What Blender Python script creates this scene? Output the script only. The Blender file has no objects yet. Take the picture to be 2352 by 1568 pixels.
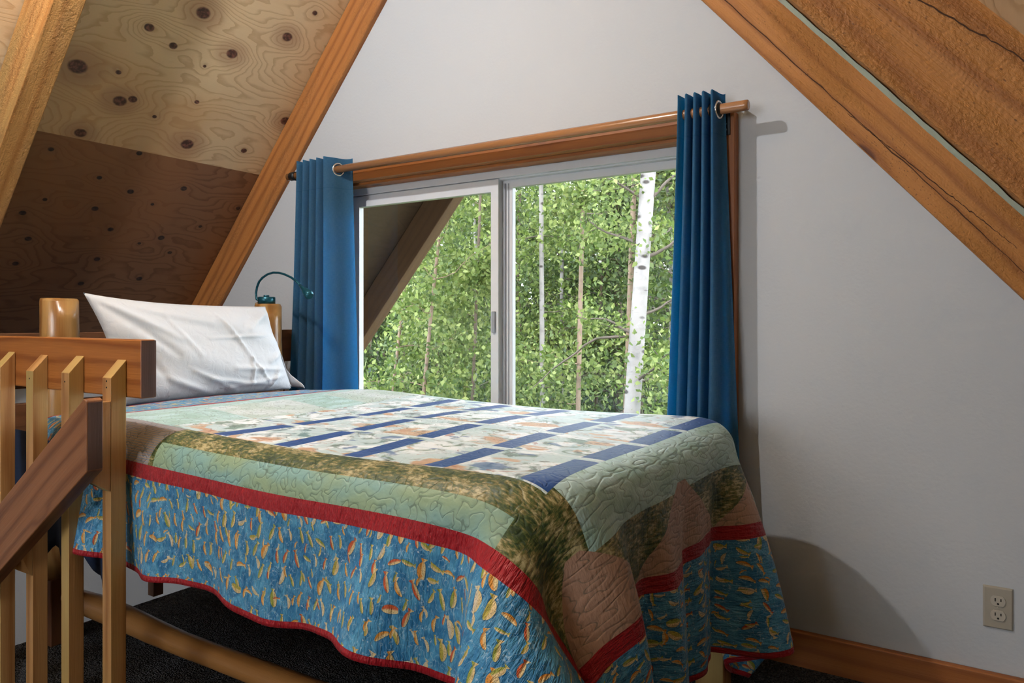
import bpy, bmesh, math
import numpy as np
from mathutils import Vector, Matrix

C = bpy.context.scene.collection
SC = bpy.context.scene
PI = math.pi

# ------------------------------------------------------------------ camera
# world axes: x runs along the window wall, y towards it, z up; the loft floor is z = 0
cam_d = bpy.data.cameras.new('camera')
cam = bpy.data.objects.new('camera', cam_d)
C.objects.link(cam)
cam.location = (0, 0, 1.05)
cam.rotation_euler = (PI / 2, 0, math.radians(33.0))
cam_d.sensor_width = 36.0
cam_d.lens = 36.0 * 1690.0 / 2352.0
cam_d.shift_y = -49.0 / 2352.0
cam_d.clip_start = 0.02
SC.camera = cam

# ------------------------------------------------------------------ world, lamps, exposure
SC.view_settings.view_transform = 'Standard'
SC.view_settings.look = 'None'
SC.view_settings.gamma = 1.0
SC.view_settings.use_curve_mapping = False
SC.view_settings.exposure = 0.12
SC.cycles.max_bounces = 6
SC.cycles.diffuse_bounces = 2
SC.cycles.glossy_bounces = 2
SC.cycles.transmission_bounces = 3
SC.cycles.transparent_max_bounces = 6
SC.cycles.caustics_reflective = False
SC.cycles.caustics_refractive = False
SC.cycles.use_adaptive_sampling = True
SC.cycles.adaptive_threshold = 0.15
SC.cycles.adaptive_min_samples = 12
SC.cycles.time_limit = 1250
world = bpy.data.worlds.new('overcast_sky')
SC.world = world
world.use_nodes = True
wnt = world.node_tree
wnt.nodes.clear()
w_out = wnt.nodes.new('ShaderNodeOutputWorld')
w_bg = wnt.nodes.new('ShaderNodeBackground')
w_tc = wnt.nodes.new('ShaderNodeTexCoord')
w_n = wnt.nodes.new('ShaderNodeTexNoise')
w_n.inputs['Scale'].default_value = 3.0
w_n.inputs['Detail'].default_value = 5.0
w_r = wnt.nodes.new('ShaderNodeValToRGB')
w_r.color_ramp.elements[0].position = 0.35
w_r.color_ramp.elements[0].color = (0.70, 0.82, 1.0, 1)
w_r.color_ramp.elements[1].position = 0.6
w_r.color_ramp.elements[1].color = (0.95, 0.98, 1.0, 1)
wnt.links.new(w_tc.outputs['Generated'], w_n.inputs['Vector'])
wnt.links.new(w_n.outputs['Fac'], w_r.inputs['Fac'])
wnt.links.new(w_r.outputs['Color'], w_bg.inputs['Color'])
w_bg.inputs['Strength'].default_value = 9.0
wnt.links.new(w_bg.outputs['Background'], w_out.inputs['Surface'])


def lamp(name, kind, loc, energy, color, size=0.1, aim=None, size_y=None):
    d = bpy.data.lights.new(name, kind)
    d.energy = energy
    d.color = color
    if kind == 'AREA':
        d.size = size
        if size_y:
            d.shape = 'RECTANGLE'
            d.size_y = size_y
    elif kind == 'POINT':
        d.shadow_soft_size = size
    elif kind == 'SUN':
        d.angle = size
    o = bpy.data.objects.new(name, d)
    C.objects.link(o)
    o.location = loc
    if aim is not None:
        v = Vector(aim) - Vector(loc)
        o.rotation_euler = v.to_track_quat('-Z', 'Y').to_euler()
    return o


# ceiling lamp hung near the ridge behind the camera: throws the rod and bed shadows on the wall
lamp('ridge_lamp', 'POINT', (-1.85, 0.72, 2.55), 70, (0.97, 0.98, 1.0), 0.025)
# added soft fill light behind the camera; no window is built there
lamp('rear_fill', 'AREA', (-1.4, -3.3, 1.3), 62, (0.90, 0.95, 1.0), 1.6, aim=(-1.4, 2, 1.0), size_y=1.3)
# high thin sun above the forest, behind the house
lamp('sun', 'SUN', (0, 0, 20), 4.0, (1.0, 0.97, 0.9), math.radians(3), aim=(-6, 10, 0))

# ------------------------------------------------------------------ small node language
class S:
    """a node socket with arithmetic"""
    def __init__(s, nt, k):
        s.nt = nt
        s.k = k

    def _m(s, op, *o, clamp=False):
        n = s.nt.nodes.new('ShaderNodeMath')
        n.operation = op
        n.use_clamp = clamp
        for i, v in enumerate((s,) + o):
            if isinstance(v, S):
                s.nt.links.new(v.k, n.inputs[i])
            else:
                n.inputs[i].default_value = v
        return S(s.nt, n.outputs[0])

    def __add__(s, o): return s._m('ADD', o)
    def __radd__(s, o): return s._m('ADD', o)
    def __sub__(s, o): return s._m('SUBTRACT', o)
    def __rsub__(s, o): return (s * -1.0) + o
    def __mul__(s, o): return s._m('MULTIPLY', o)
    def __rmul__(s, o): return s._m('MULTIPLY', o)
    def __truediv__(s, o): return s._m('DIVIDE', o)
    def __rtruediv__(s, o): return s._m("POWER", -1.0) * o
    def pw(s, o): return s._m('POWER', o)
    def sin(s): return s._m('SINE')
    def cos(s): return s._m('COSINE')
    def abs(s): return s._m('ABSOLUTE')
    def fl(s): return s._m('FLOOR')
    def fr(s): return s._m('FRACT')
    def mn(s, o): return s._m('MINIMUM', o)
    def mx(s, o): return s._m('MAXIMUM', o)
    def gt(s, o): return s._m('GREATER_THAN', o)
    def lt(s, o): return s._m('LESS_THAN', o)
    def sq(s): return s._m('SQRT')
    def cl(s): return s._m('ADD', 0.0, clamp=True)

    def ss(s, a, b):
        """smooth step from a to b (b may be below a)"""
        inv = b < a
        if inv:
            a, b = b, a
        n = s.nt.nodes.new('ShaderNodeMapRange')
        n.interpolation_type = 'SMOOTHSTEP'
        s.nt.links.new(s.k, n.inputs['Value'])
        n.inputs['From Min'].default_value = a
        n.inputs['From Max'].default_value = b
        r = S(s.nt, n.outputs['Result'])
        return (1.0 - r) if inv else r


class Mat:
    def __init__(s, name):
        s.m = bpy.data.materials.new(name)
        s.m.use_nodes = True
        s.nt = s.m.node_tree
        s.nt.nodes.clear()
        s.out = s.nt.nodes.new('ShaderNodeOutputMaterial')
        s.tc = s.nt.nodes.new('ShaderNodeTexCoord')

    def coord(s, which='UV'):
        n = s.nt.nodes.new('ShaderNodeSeparateXYZ')
        s.nt.links.new(s.tc.outputs[which], n.inputs[0])
        return [S(s.nt, n.outputs[i]) for i in range(3)]

    def vec(s, x, y, z=0.0):
        n = s.nt.nodes.new('ShaderNodeCombineXYZ')
        for i, v in enumerate((x, y, z)):
            if isinstance(v, S):
                s.nt.links.new(v.k, n.inputs[i])
            else:
                n.inputs[i].default_value = v
        return n.outputs[0]

    def noise(s, v, scale=1.0, detail=3.0, rough=0.5, dist=0.0, out='Fac'):
        n = s.nt.nodes.new('ShaderNodeTexNoise')
        n.inputs['Scale'].default_value = scale
        n.inputs['Detail'].default_value = detail
        n.inputs['Roughness'].default_value = rough
        n.inputs['Distortion'].default_value = dist
        s.nt.links.new(v, n.inputs['Vector'])
        return S(s.nt, n.outputs[out]) if out == 'Fac' else n.outputs['Color']

    def vor(s, v, scale=1.0, feature='F1', out='Distance', rnd=1.0):
        n = s.nt.nodes.new('ShaderNodeTexVoronoi')
        n.feature = feature
        n.inputs['Scale'].default_value = scale
        n.inputs['Randomness'].default_value = rnd
        s.nt.links.new(v, n.inputs['Vector'])
        return S(s.nt, n.outputs[out]) if out == 'Distance' else n.outputs[out]

    def rnd(s, x, y, z=0.0):
        """three random values for a cell"""
        n = s.nt.nodes.new('ShaderNodeTexWhiteNoise')
        n.noise_dimensions = '3D'
        s.nt.links.new(s.vec(x, y, z), n.inputs['Vector'])
        q = s.nt.nodes.new('ShaderNodeSeparateColor')
        s.nt.links.new(n.outputs['Color'], q.inputs[0])
        return [S(s.nt, q.outputs[i]) for i in range(3)]

    def mix(s, f, a, b, mode='MIX'):
        n = s.nt.nodes.new('ShaderNodeMix')
        n.data_type = 'RGBA'
        n.blend_type = mode
        n.clamp_factor = True
        if isinstance(f, S):
            s.nt.links.new(f.k, n.inputs[0])
        else:
            n.inputs[0].default_value = f
        for i, v in ((6, a), (7, b)):
            if isinstance(v, tuple):
                n.inputs[i].default_value = (v[0], v[1], v[2], 1)
            else:
                s.nt.links.new(v, n.inputs[i])
        return n.outputs[2]

    def ramp(s, f, stops):
        n = s.nt.nodes.new('ShaderNodeValToRGB')
        e = n.color_ramp.elements
        while len(e) < len(stops):
            e.new(0.5)
        for i, (p, c) in enumerate(stops):
            e[i].position = p
            e[i].color = (c[0], c[1], c[2], 1)
        s.nt.links.new(f.k, n.inputs[0])
        return n.outputs[0]

    def bsdf(s, color, rough=0.6, bump=None, bump_d=0.002, bump_s=1.0, metal=0.0, spec=0.5, coat=0.0, sheen=0.0):
        n = s.nt.nodes.new('ShaderNodeBsdfPrincipled')
        if isinstance(color, tuple):
            n.inputs['Base Color'].default_value = (color[0], color[1], color[2], 1)
        else:
            s.nt.links.new(color, n.inputs['Base Color'])
        if isinstance(rough, S):
            s.nt.links.new(rough.k, n.inputs['Roughness'])
        else:
            n.inputs['Roughness'].default_value = rough
        n.inputs['Metallic'].default_value = metal
        n.inputs['Specular IOR Level'].default_value = spec
        n.inputs['Coat Weight'].default_value = coat
        n.inputs['Coat Roughness'].default_value = 0.25
        n.inputs['Sheen Weight'].default_value = sheen
        if bump is not None:
            b = s.nt.nodes.new('ShaderNodeBump')
            b.inputs['Distance'].default_value = bump_d
            b.inputs['Strength'].default_value = bump_s
            s.nt.links.new(bump.k, b.inputs['Height'])
            s.nt.links.new(b.outputs[0], n.inputs['Normal'])
        s.p = n
        return n.outputs[0]

    def done(s, sh):
        s.nt.links.new(sh, s.out.inputs['Surface'])
        return s.m


def flat(name, col, rough=0.5, metal=0.0, spec=0.5):
    """a plain finish with a faint grain so that it is not dead flat"""
    m = Mat(name)
    x, y, z = m.coord('Object')
    n = m.noise(m.vec(x, y, z), 60, 2)
    c = m.mix(n * 0.25, col, tuple(v * 0.8 for v in col))
    return m.done(m.bsdf(c, rough, n, 0.0004, 0.5, metal, spec))


def wood(name, light, dark, fib=0.35, ring=9.0, knots=1.0, rough=0.5, bump=0.6, saw=0.0, coat=0.0, kcol=(0.07, 0.02, 0.008), yellow=None, kscale=1.0):
    """grain runs along U; U and V are metres"""
    m = Mat(name)
    x, y, z = m.coord('UV')
    warp = m.noise(m.vec(x * 1.3, y * 9.0), 1.0, 2)
    # knots: one voronoi cell each, only some cells carry one
    kv = m.vec(x * 3.2 * kscale, y * 9.0 * kscale)
    kd = m.vor(kv, 1.0)
    kc = m.nt.nodes.new('ShaderNodeSeparateColor')
    m.nt.links.new(m.vor(kv, 1.0, out='Color'), kc.inputs[0])
    keep = S(m.nt, kc.outputs[0]).lt(0.42 * knots)
    size = S(m.nt, kc.outputs[1]) * 0.10 + 0.05
    kk = (kd / size)
    core = kk.ss(1.1, 0.55) * keep
    halo = kk.ss(3.6, 0.6) * keep
    g = y * ring * 14 + warp * 10.0 + halo * 3.0
    rings = (g * 1.0).sin() * 0.5 + 0.5
    fine = m.noise(m.vec(x * 7.0, y * 230.0), 1.0, 3, 0.6)
    blot = m.noise(m.vec(x * 2.2, y * 14.0), 1.0, 3)
    base = m.mix((rings.pw(3.0) * fib + fine * fib * 0.9 + blot * 0.25), light, dark)
    if yellow:
        base = m.mix(m.noise(m.vec(x * 0.9, y * 3.0 + 7.0), 1.3, 2).ss(0.45, 0.62), base, m.mix(fine * 0.5, yellow, dark))
    base = m.mix(halo * 0.35, base, dark)
    base = m.mix(core, base, kcol)
    h = fine * 0.5 + rings * 0.3 - core * 0.6
    if saw > 0:
        rg = m.noise(m.vec(x * 60, y * 90), 1.0, 4, 0.7)
        sw = (x * 700.0 + m.noise(m.vec(x * 9, y * 30), 1.0, 3) * 40.0).sin()
        patch = m.noise(m.vec(x * 2.4, y * 10 + 3.0), 1.0, 2).ss(0.42, 0.66)
        h = h + rg * saw * (patch * 2.2 + 0.5) + sw * 0.04
        pits = m.vor(m.vec(x * 70, y * 150), 1.0).ss(0.22, 0.10) * m.noise(m.vec(x * 6, y * 9), 1.0, 2).ss(0.45, 0.62)
        base = m.mix(pits * 0.7, base, tuple(v * 0.4 for v in dark))
        base = m.mix(patch * rg * 0.5, base, tuple(v * 0.75 for v in light))
    return m.done(m.bsdf(base, rough, h, 0.0022 * bump, 0.8, coat=coat))


def plywood(name, light, dark, knots, haze, kcol=(0.06, 0.024, 0.016), line=0.40, vary=None):
    """knots: (along wall-depth, along slope, radius) in metres, same frame as the UV map"""
    m = Mat(name)
    x, y, z = m.coord('UV')
    f = m.noise(m.vec(x * 0.85, y * 3.2), 1.0, 3.0, 0.45) * 1.5 + m.noise(m.vec(x * 9, y * 20), 1.0, 3) * 0.075
    core = None
    hz = None
    for kx, ky, kr in knots:
        kc = kr * 0.72
        dx = (x - kx) * (1 / (kc * 1.25))
        dy = (y - ky) * (1 / kc)
        d = (dx * dx + dy * dy)
        e = 1.0 / (d * 0.07 + 1.0)
        f = f + e * (0.42 if kr > 0.022 else 0.16)
        c = d.ss(1.25, 0.55)
        h = d.ss(14.0, 0.5) * (1.0 if kr > 0.024 else 0.3)
        core = c if core is None else core.mx(c)
        hz = h if hz is None else hz.mx(h)
    ringv = (f * 17.0).fr()
    ln = ringv.ss(0.5, 0.92) * (1.0 - ringv.ss(0.92, 1.0))
    fine = m.noise(m.vec(x * 9, y * 260), 1.0, 3, 0.6)
    base = m.mix(ln * line + fine * 0.16, light, dark)
    if vary:
        base = m.mix(m.noise(m.vec(x * 0.8 + 3, y * 0.7), 1.6, 2).ss(0.42, 0.62) * 0.55, base, vary)
    base = m.mix(hz * 0.45, base, haze)
    cn = m.noise(m.vec(x * 70, y * 70), 1.0, 3)
    base = m.mix(core, base, m.mix(cn.ss(0.4, 0.7), kcol, tuple(v * 3.5 for v in kcol)))
    return m.done(m.bsdf(base, 0.55, fine * 0.4 - ln * 0.3, 0.001, 0.6))


# ------------------------------------------------------------------ mesh helpers
def mesh_obj(name, verts, faces, mat=None, parent=None, uvs=None, smooth=False):
    me = bpy.data.meshes.new(name)
    me.from_pydata([tuple(map(float, v)) for v in verts], [], [tuple(int(i) for i in f) for f in faces])
    if uvs is not None:
        l = me.uv_layers.new(name='UVMap')
        l.data.foreach_set('uv', np.asarray(uvs, dtype=np.float32).ravel())
    me.update()
    if smooth:
        me.polygons.foreach_set('use_smooth', [True] * len(me.polygons))
    o = bpy.data.objects.new(name, me)
    C.objects.link(o)
    if mat:
        me.materials.append(mat)
    if parent is not None:
        o.parent = parent
        o.matrix_parent_inverse = Matrix.Translation(-Vector(parent.location))
    return o


_off = [0]


def grain_uv(o, g, off=None):
    """UV in metres with U along the unit vector g"""
    me = o.data
    g = Vector(g).normalized()
    _off[0] += 1
    ox, oy = (0.77 * _off[0], 0.31 * _off[0]) if off is None else off
    if not me.uv_layers:
        me.uv_layers.new(name='UVMap')
    uv = me.uv_layers[0].data
    for p in me.polygons:
        n = p.normal
        if abs(n.dot(g)) > 0.95:
            a = n.orthogonal().normalized()
            b = n.cross(a)
            for li in p.loop_indices:
                v = me.vertices[me.loops[li].vertex_index].co
                uv[li].uv = (v.dot(a) * 0.3 + ox, v.dot(b) + oy + 0.4)
            continue
        a = (g - n * n.dot(g)).normalized()
        b = n.cross(a)
        k = 0.13 * round(n.x * 2) + 0.29 * round(n.z * 2) + 0.47 * round(n.y * 2)
        for li in p.loop_indices:
            v = me.vertices[me.loops[li].vertex_index].co
            uv[li].uv = (v.dot(a) + ox, v.dot(b) + oy + k)
    return o


def bevel(o, w=0.003, seg=2, ang=0.6):
    md = o.modifiers.new('bevel', 'BEVEL')
    md.width = w
    md.segments = seg
    md.limit_method = 'ANGLE'
    md.angle_limit = ang
    o.data.polygons.foreach_set('use_smooth', [True] * len(o.data.polygons))
    md2 = o.modifiers.new('wn', 'WEIGHTED_NORMAL')
    md2.keep_sharp = True
    return o


def prism(name, A, B, mat, parent=None, g=(1, 0, 0), bev=0.003):
    """two matching polygons joined by side faces"""
    n = len(A)
    verts = list(A) + list(B)
    faces = [tuple(range(n))[::-1], tuple(range(n, 2 * n))]
    for i in range(n):
        j = (i + 1) % n
        faces.append((i, j, n + j, n + i))
    o = mesh_obj(name, verts, faces, mat, parent)
    bm = bmesh.new()
    bm.from_mesh(o.data)
    bmesh.ops.recalc_face_normals(bm, faces=bm.faces)
    bm.to_mesh(o.data)
    bm.free()
    grain_uv(o, g)
    if bev:
        bevel(o, bev)
    return o


def box(name, x0, x1, y0, y1, z0, z1, mat, parent=None, g=(1, 0, 0), bev=0.002):
    return prism(name, [(x0, y0, z0), (x1, y0, z0), (x1, y1, z0), (x0, y1, z0)],
                 [(x0, y0, z1), (x1, y0, z1), (x1, y1, z1), (x0, y1, z1)], mat, parent, g, bev)


def tube_data(pts, rad, n=16, caps=True, wob=0.0, seed=0):
    pts = [Vector(p) for p in pts]
    if not hasattr(rad, '__len__'):
        rad = [rad] * len(pts)
    rng = np.random.RandomState(seed)
    ph = rng.rand(4) * 6.28
    verts, faces, uvs = [], [], []
    t0 = (pts[1] - pts[0]).normalized()
    up = Vector((0, 0, 1)) if abs(t0.z) < 0.9 else Vector((1, 0, 0))
    a = t0.cross(up).normalized()
    L = 0
    Ls = []
    for i, p in enumerate(pts):
        if i:
            L += (p - pts[i - 1]).length
        Ls.append(L)
        t = (pts[min(i + 1, len(pts) - 1)] - pts[max(i - 1, 0)]).normalized()
        a = (a - t * a.dot(t)).normalized()
        b = t.cross(a)
        for j in range(n):
            th = 2 * PI * j / n
            r = rad[i] * (1 + wob * (math.sin(2 * th + ph[0] + L * 3) + math.sin(3 * th + ph[1] - L * 5) * 0.6))
            verts.append(p + (a * math.cos(th) + b * math.sin(th)) * r)
    for i in range(len(pts) - 1):
        for j in range(n):
            k = (j + 1) % n
            faces.append((i * n + j, i * n + k, (i + 1) * n + k, (i + 1) * n + j))
            c = 2 * PI * max(rad) / n
            uvs += [(Ls[i], j * c), (Ls[i], (j + 1) * c), (Ls[i + 1], (j + 1) * c), (Ls[i + 1], j * c)]
    if caps:
        for base, rev in ((0, True), ((len(pts) - 1) * n, False)):
            idx = [base + j for j in range(n)]
            if rev:
                idx = idx[::-1]
            faces.append(tuple(idx))
            for j in range(n):
                th = 2 * PI * j / n
                uvs.append((0.02 * math.cos(th), max(rad) * math.sin(th)))
    return verts, faces, uvs


def tube(name, pts, rad, mat, parent=None, n=16, caps=True, wob=0.0, seed=0, smooth=True):
    v, f, u = tube_data(pts, rad, n, caps, wob, seed)
    o = mesh_obj(name, v, f, mat, parent, u)
    if smooth:
        k = len(f) - (2 if caps else 0)
        o.data.polygons.foreach_set('use_smooth', [i < k for i in range(len(f))])
    return o


def thing(name, label, cat, loc=(0, 0, 0), group=None, kind=None):
    o = bpy.data.objects.new(name, None)
    o.empty_display_size = 0.1
    C.objects.link(o)
    o.location = loc
    if kind:
        o['kind'] = kind
    if label:
        o['label'] = label
        o['category'] = cat
    if group:
        o['group'] = group
    return o


def tag(o, label, cat, group=None, kind=None):
    o['label'] = label
    o['category'] = cat
    if group:
        o['group'] = group
    if kind:
        o['kind'] = kind
    return o


def struct(o):
    o['kind'] = 'structure'
    return o


# ------------------------------------------------------------------ materials
M = {}
M['beam'] = wood('beam_cedar', (0.56, 0.225, 0.055), (0.26, 0.08, 0.018), saw=1.2, knots=1.2, bump=1.6, rough=0.6, fib=0.5)
M['rafter_out'] = wood('shaded_outdoor_rafter', (0.1296, 0.0648, 0.0259), (0.0648, 0.0281, 0.0108), saw=0.8, knots=0.7, rough=0.7)  # darker copy of the rafter wood; outdoor shade is in the colour
M['beam_pale'] = wood('beam_pale', (0.62, 0.32, 0.10), (0.36, 0.14, 0.03), saw=1.6, knots=0.45, bump=1.8, rough=0.6, yellow=(0.50, 0.36, 0.13), fib=0.5)
M['beam_orange'] = wood('beam_orange', (0.58, 0.245, 0.055), (0.30, 0.10, 0.02), saw=1.2, knots=1.6, bump=1.8, rough=0.6, fib=0.5, kcol=(0.12, 0.035, 0.012), kscale=0.8)
M['rail'] = wood('rail_pine', (0.50, 0.19, 0.045), (0.24, 0.065, 0.013), knots=1.4, fib=0.5, rough=0.42, coat=0.15)
M['stair'] = wood('stair_rail_fir', (0.36, 0.15, 0.06), (0.17, 0.058, 0.018), knots=1.4, fib=0.55, rough=0.45)
M['end'] = wood('dark_end_grain', (0.12, 0.055, 0.035), (0.06, 0.025, 0.015), knots=0, rough=0.5)
M['baluster'] = wood('baluster_pine', (0.60, 0.34, 0.13), (0.33, 0.14, 0.04), knots=1.1, fib=0.55, rough=0.45, yellow=(0.52, 0.38, 0.13))
M['trim'] = wood('trim_cedar', (0.46, 0.16, 0.035), (0.22, 0.06, 0.012), knots=0.6, rough=0.5)
M['trim_dark'] = wood('trim_dark', (0.20, 0.075, 0.025), (0.09, 0.03, 0.01), knots=0.3, rough=0.55)
M['guard'] = wood('guard_boards', (0.20, 0.085, 0.035), (0.10, 0.038, 0.014), knots=0.6, rough=0.55)
M['log'] = wood('log_lacquered', (0.56, 0.34, 0.12), (0.28, 0.12, 0.03), ring=4, fib=0.6, knots=1.2, rough=0.28, coat=0.6)
M['log_low'] = wood('log_amber', (0.42, 0.20, 0.06), (0.24, 0.09, 0.02), ring=4, knots=0.9, rough=0.35, coat=0.3, kcol=(0.02, 0.01, 0.006))
M['rod'] = wood('rod_wood', (0.42, 0.19, 0.075), (0.30, 0.12, 0.04), knots=0, rough=0.25, coat=0.5)

up_knots = [(1.754, 2.985, 0.034), (1.583, 2.858, 0.023), (1.696, 2.82, 0.02), (1.94, 2.868, 0.029), (2.144, 3.021, 0.028), (2.215, 3.163, 0.015), (1.398, 2.629, 0.04), (1.541, 2.651, 0.013), (1.588, 2.537, 0.031), (1.632, 2.558, 0.021), (1.495, 2.365, 0.027), (1.743, 2.507, 0.011), (1.887, 2.619, 0.013), (1.93, 2.416, 0.034), (1.852, 2.78, 0.009), (2.339, 2.645, 0.029), (2.207, 2.446, 0.018), (0.9, 2.7, 0.03), (0.5, 3.1, 0.025), (3.0, 2.8, 0.03), (3.3, 2.5, 0.02)]
lo_knots = [(1.416, 2.27, 0.013), (1.747, 2.327, 0.015), (1.781, 2.135, 0.017), (2.008, 2.193, 0.018), (1.632, 2.179, 0.013), (1.464, 2.039, 0.011), (1.404, 1.963, 0.016), (1.667, 2.025, 0.017), (1.46, 1.839, 0.016), (1.768, 1.927, 0.015), (2.013, 1.909, 0.019), (1.923, 1.866, 0.01), (1.767, 1.759, 0.016), (1.45, 1.707, 0.015), (1.744, 1.615, 0.016), (2.002, 1.659, 0.017), (2.329, 2.132, 0.015), (1.9, 2.086, 0.01), (2.09, 1.828, 0.013), (2.179, 1.998, 0.011), (2.8, 1.9, 0.02), (3.2, 1.4, 0.02)]
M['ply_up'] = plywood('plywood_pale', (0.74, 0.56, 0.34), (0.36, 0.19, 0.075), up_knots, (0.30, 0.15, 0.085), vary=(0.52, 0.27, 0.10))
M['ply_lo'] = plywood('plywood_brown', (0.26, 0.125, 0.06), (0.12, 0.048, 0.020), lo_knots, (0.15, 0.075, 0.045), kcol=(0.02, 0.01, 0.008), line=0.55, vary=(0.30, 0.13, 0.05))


def wall_mat():
    m = Mat('wall_paint_grey')
    x, y, z = m.coord('Object')
    n = m.noise(m.vec(x, y, z), 90, 3) + m.noise(m.vec(x, y, z), 9, 3) * 0.6
    dings = m.vor(m.vec(x * 3.1, y, z * 3.1), 1.0).ss(0.03, 0.0)
    c = m.mix(m.noise(m.vec(x, y, z), 2.0, 2) * 0.3, (0.55, 0.573, 0.60), (0.51, 0.53, 0.555))
    return m.done(m.bsdf(c, 0.7, n - dings * 2.0, 0.0016, 0.45, spec=0.3))


M['wall'] = wall_mat()


def carpet_mat():
    m = Mat('carpet_charcoal')
    x, y, z = m.coord('Object')
    v = m.vec(x, y, z)
    d = m.vor(v, 190)
    n = m.noise(v, 40, 4, 0.7)
    b = m.noise(v, 6, 3)
    c = m.ramp((1.0 - d) * 0.55 + n * 0.6 - 0.15, [(0.25, (0.045, 0.048, 0.052)), (0.55, (0.17, 0.17, 0.175)), (0.95, (0.42, 0.42, 0.42))])
    c = m.mix(b.ss(0.4, 0.7) * 0.35, c, (0.03, 0.022, 0.016))
    return m.done(m.bsdf(c, 0.95, (1.0 - d) * 1.2 + n * 1.5, 0.012, 1.0, spec=0.1))


M['carpet'] = carpet_mat()
M['vinyl'] = flat('white_vinyl', (0.74, 0.74, 0.76), 0.35)
M['vinyl_grey'] = flat('grey_track', (0.34, 0.35, 0.38), 0.4)
M['black'] = flat('black_metal', (0.010, 0.012, 0.014), 0.35, 0.2)
M['steel'] = flat('bright_steel', (0.75, 0.73, 0.70), 0.25, 0.9)
M['lampmetal'] = flat('dark_teal_metal', (0.012, 0.10, 0.14), 0.3, 0.5)
M['beige'] = flat('beige_plastic', (0.40, 0.36, 0.29), 0.4)
M['almond'] = flat('almond_plastic', (0.50, 0.45, 0.37), 0.35)
M['slot'] = flat('slot_dark', (0.012, 0.008, 0.006), 0.7)
M['navy'] = flat('navy_cloth', (0.006, 0.022, 0.065), 0.85)


def glass_mat():
    m = Mat('window_glass')
    t = m.nt.nodes.new('ShaderNodeBsdfTransparent')
    g = m.nt.nodes.new('ShaderNodeBsdfGlossy')
    g.inputs['Roughness'].default_value = 0.0
    t.inputs['Color'].default_value = (0.97, 0.985, 0.98, 1)
    fz = m.nt.nodes.new('ShaderNodeFresnel')
    fz.inputs['IOR'].default_value = 1.5
    mx = m.nt.nodes.new('ShaderNodeMixShader')
    m.nt.links.new(fz.outputs[0], mx.inputs[0])
    m.nt.links.new(t.outputs[0], mx.inputs[1])
    m.nt.links.new(g.outputs[0], mx.inputs[2])
    return m.done(mx.outputs[0])


M['glass'] = glass_mat()


def curtain_mat():
    m = Mat('blue_linen')
    x, y, z = m.coord('UV')
    wv = m.noise(m.vec(x * 900, y * 60), 1.0, 2) * 0.5 + m.noise(m.vec(x * 60, y * 900), 1.0, 2) * 0.5
    hem = (y - 0.135).abs().lt(0.0022)
    c = m.mix(wv.ss(0.32, 0.68), (0.036, 0.105, 0.175), (0.105, 0.225, 0.330))
    c = m.mix(hem * 0.5, c, (0.02, 0.06, 0.10))
    p = m.bsdf(c, 0.85, wv, 0.0006, 0.6, spec=0.15)
    t = m.nt.nodes.new('ShaderNodeBsdfTranslucent')
    t.inputs['Color'].default_value = (0.02, 0.50, 0.85, 1)
    mx = m.nt.nodes.new('ShaderNodeMixShader')
    mx.inputs[0].default_value = 0.48
    m.nt.links.new(p, mx.inputs[1])
    m.nt.links.new(t.outputs[0], mx.inputs[2])
    return m.done(mx.outputs[0])


M['curtain'] = curtain_mat()


def pillow_mat():
    m = Mat('white_cotton')
    x, y, z = m.coord('Object')
    n = m.noise(m.vec(x, y, z), 26, 4, 0.5, 1.2)
    w = m.noise(m.vec(x * 1100, y * 1100, z * 1100), 1.0, 2)
    return m.done(m.bsdf((0.61, 0.625, 0.645), 0.8, n + w * 0.05, 0.004, 0.5, spec=0.2, sheen=0.2))


M['pillow'] = pillow_mat()

# ---- the quilt: U runs head to foot, V from the near hem to the far hem, both in metres of cloth
QA = dict(red_h=(-2.10, -2.075), p0=-1.725, p1=-0.65, red_f=(-0.395, -0.362))
QB = dict(red_n=(0.942, 0.974), p0=1.09, p1=2.02, red_fr=(2.20, 2.23))


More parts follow.
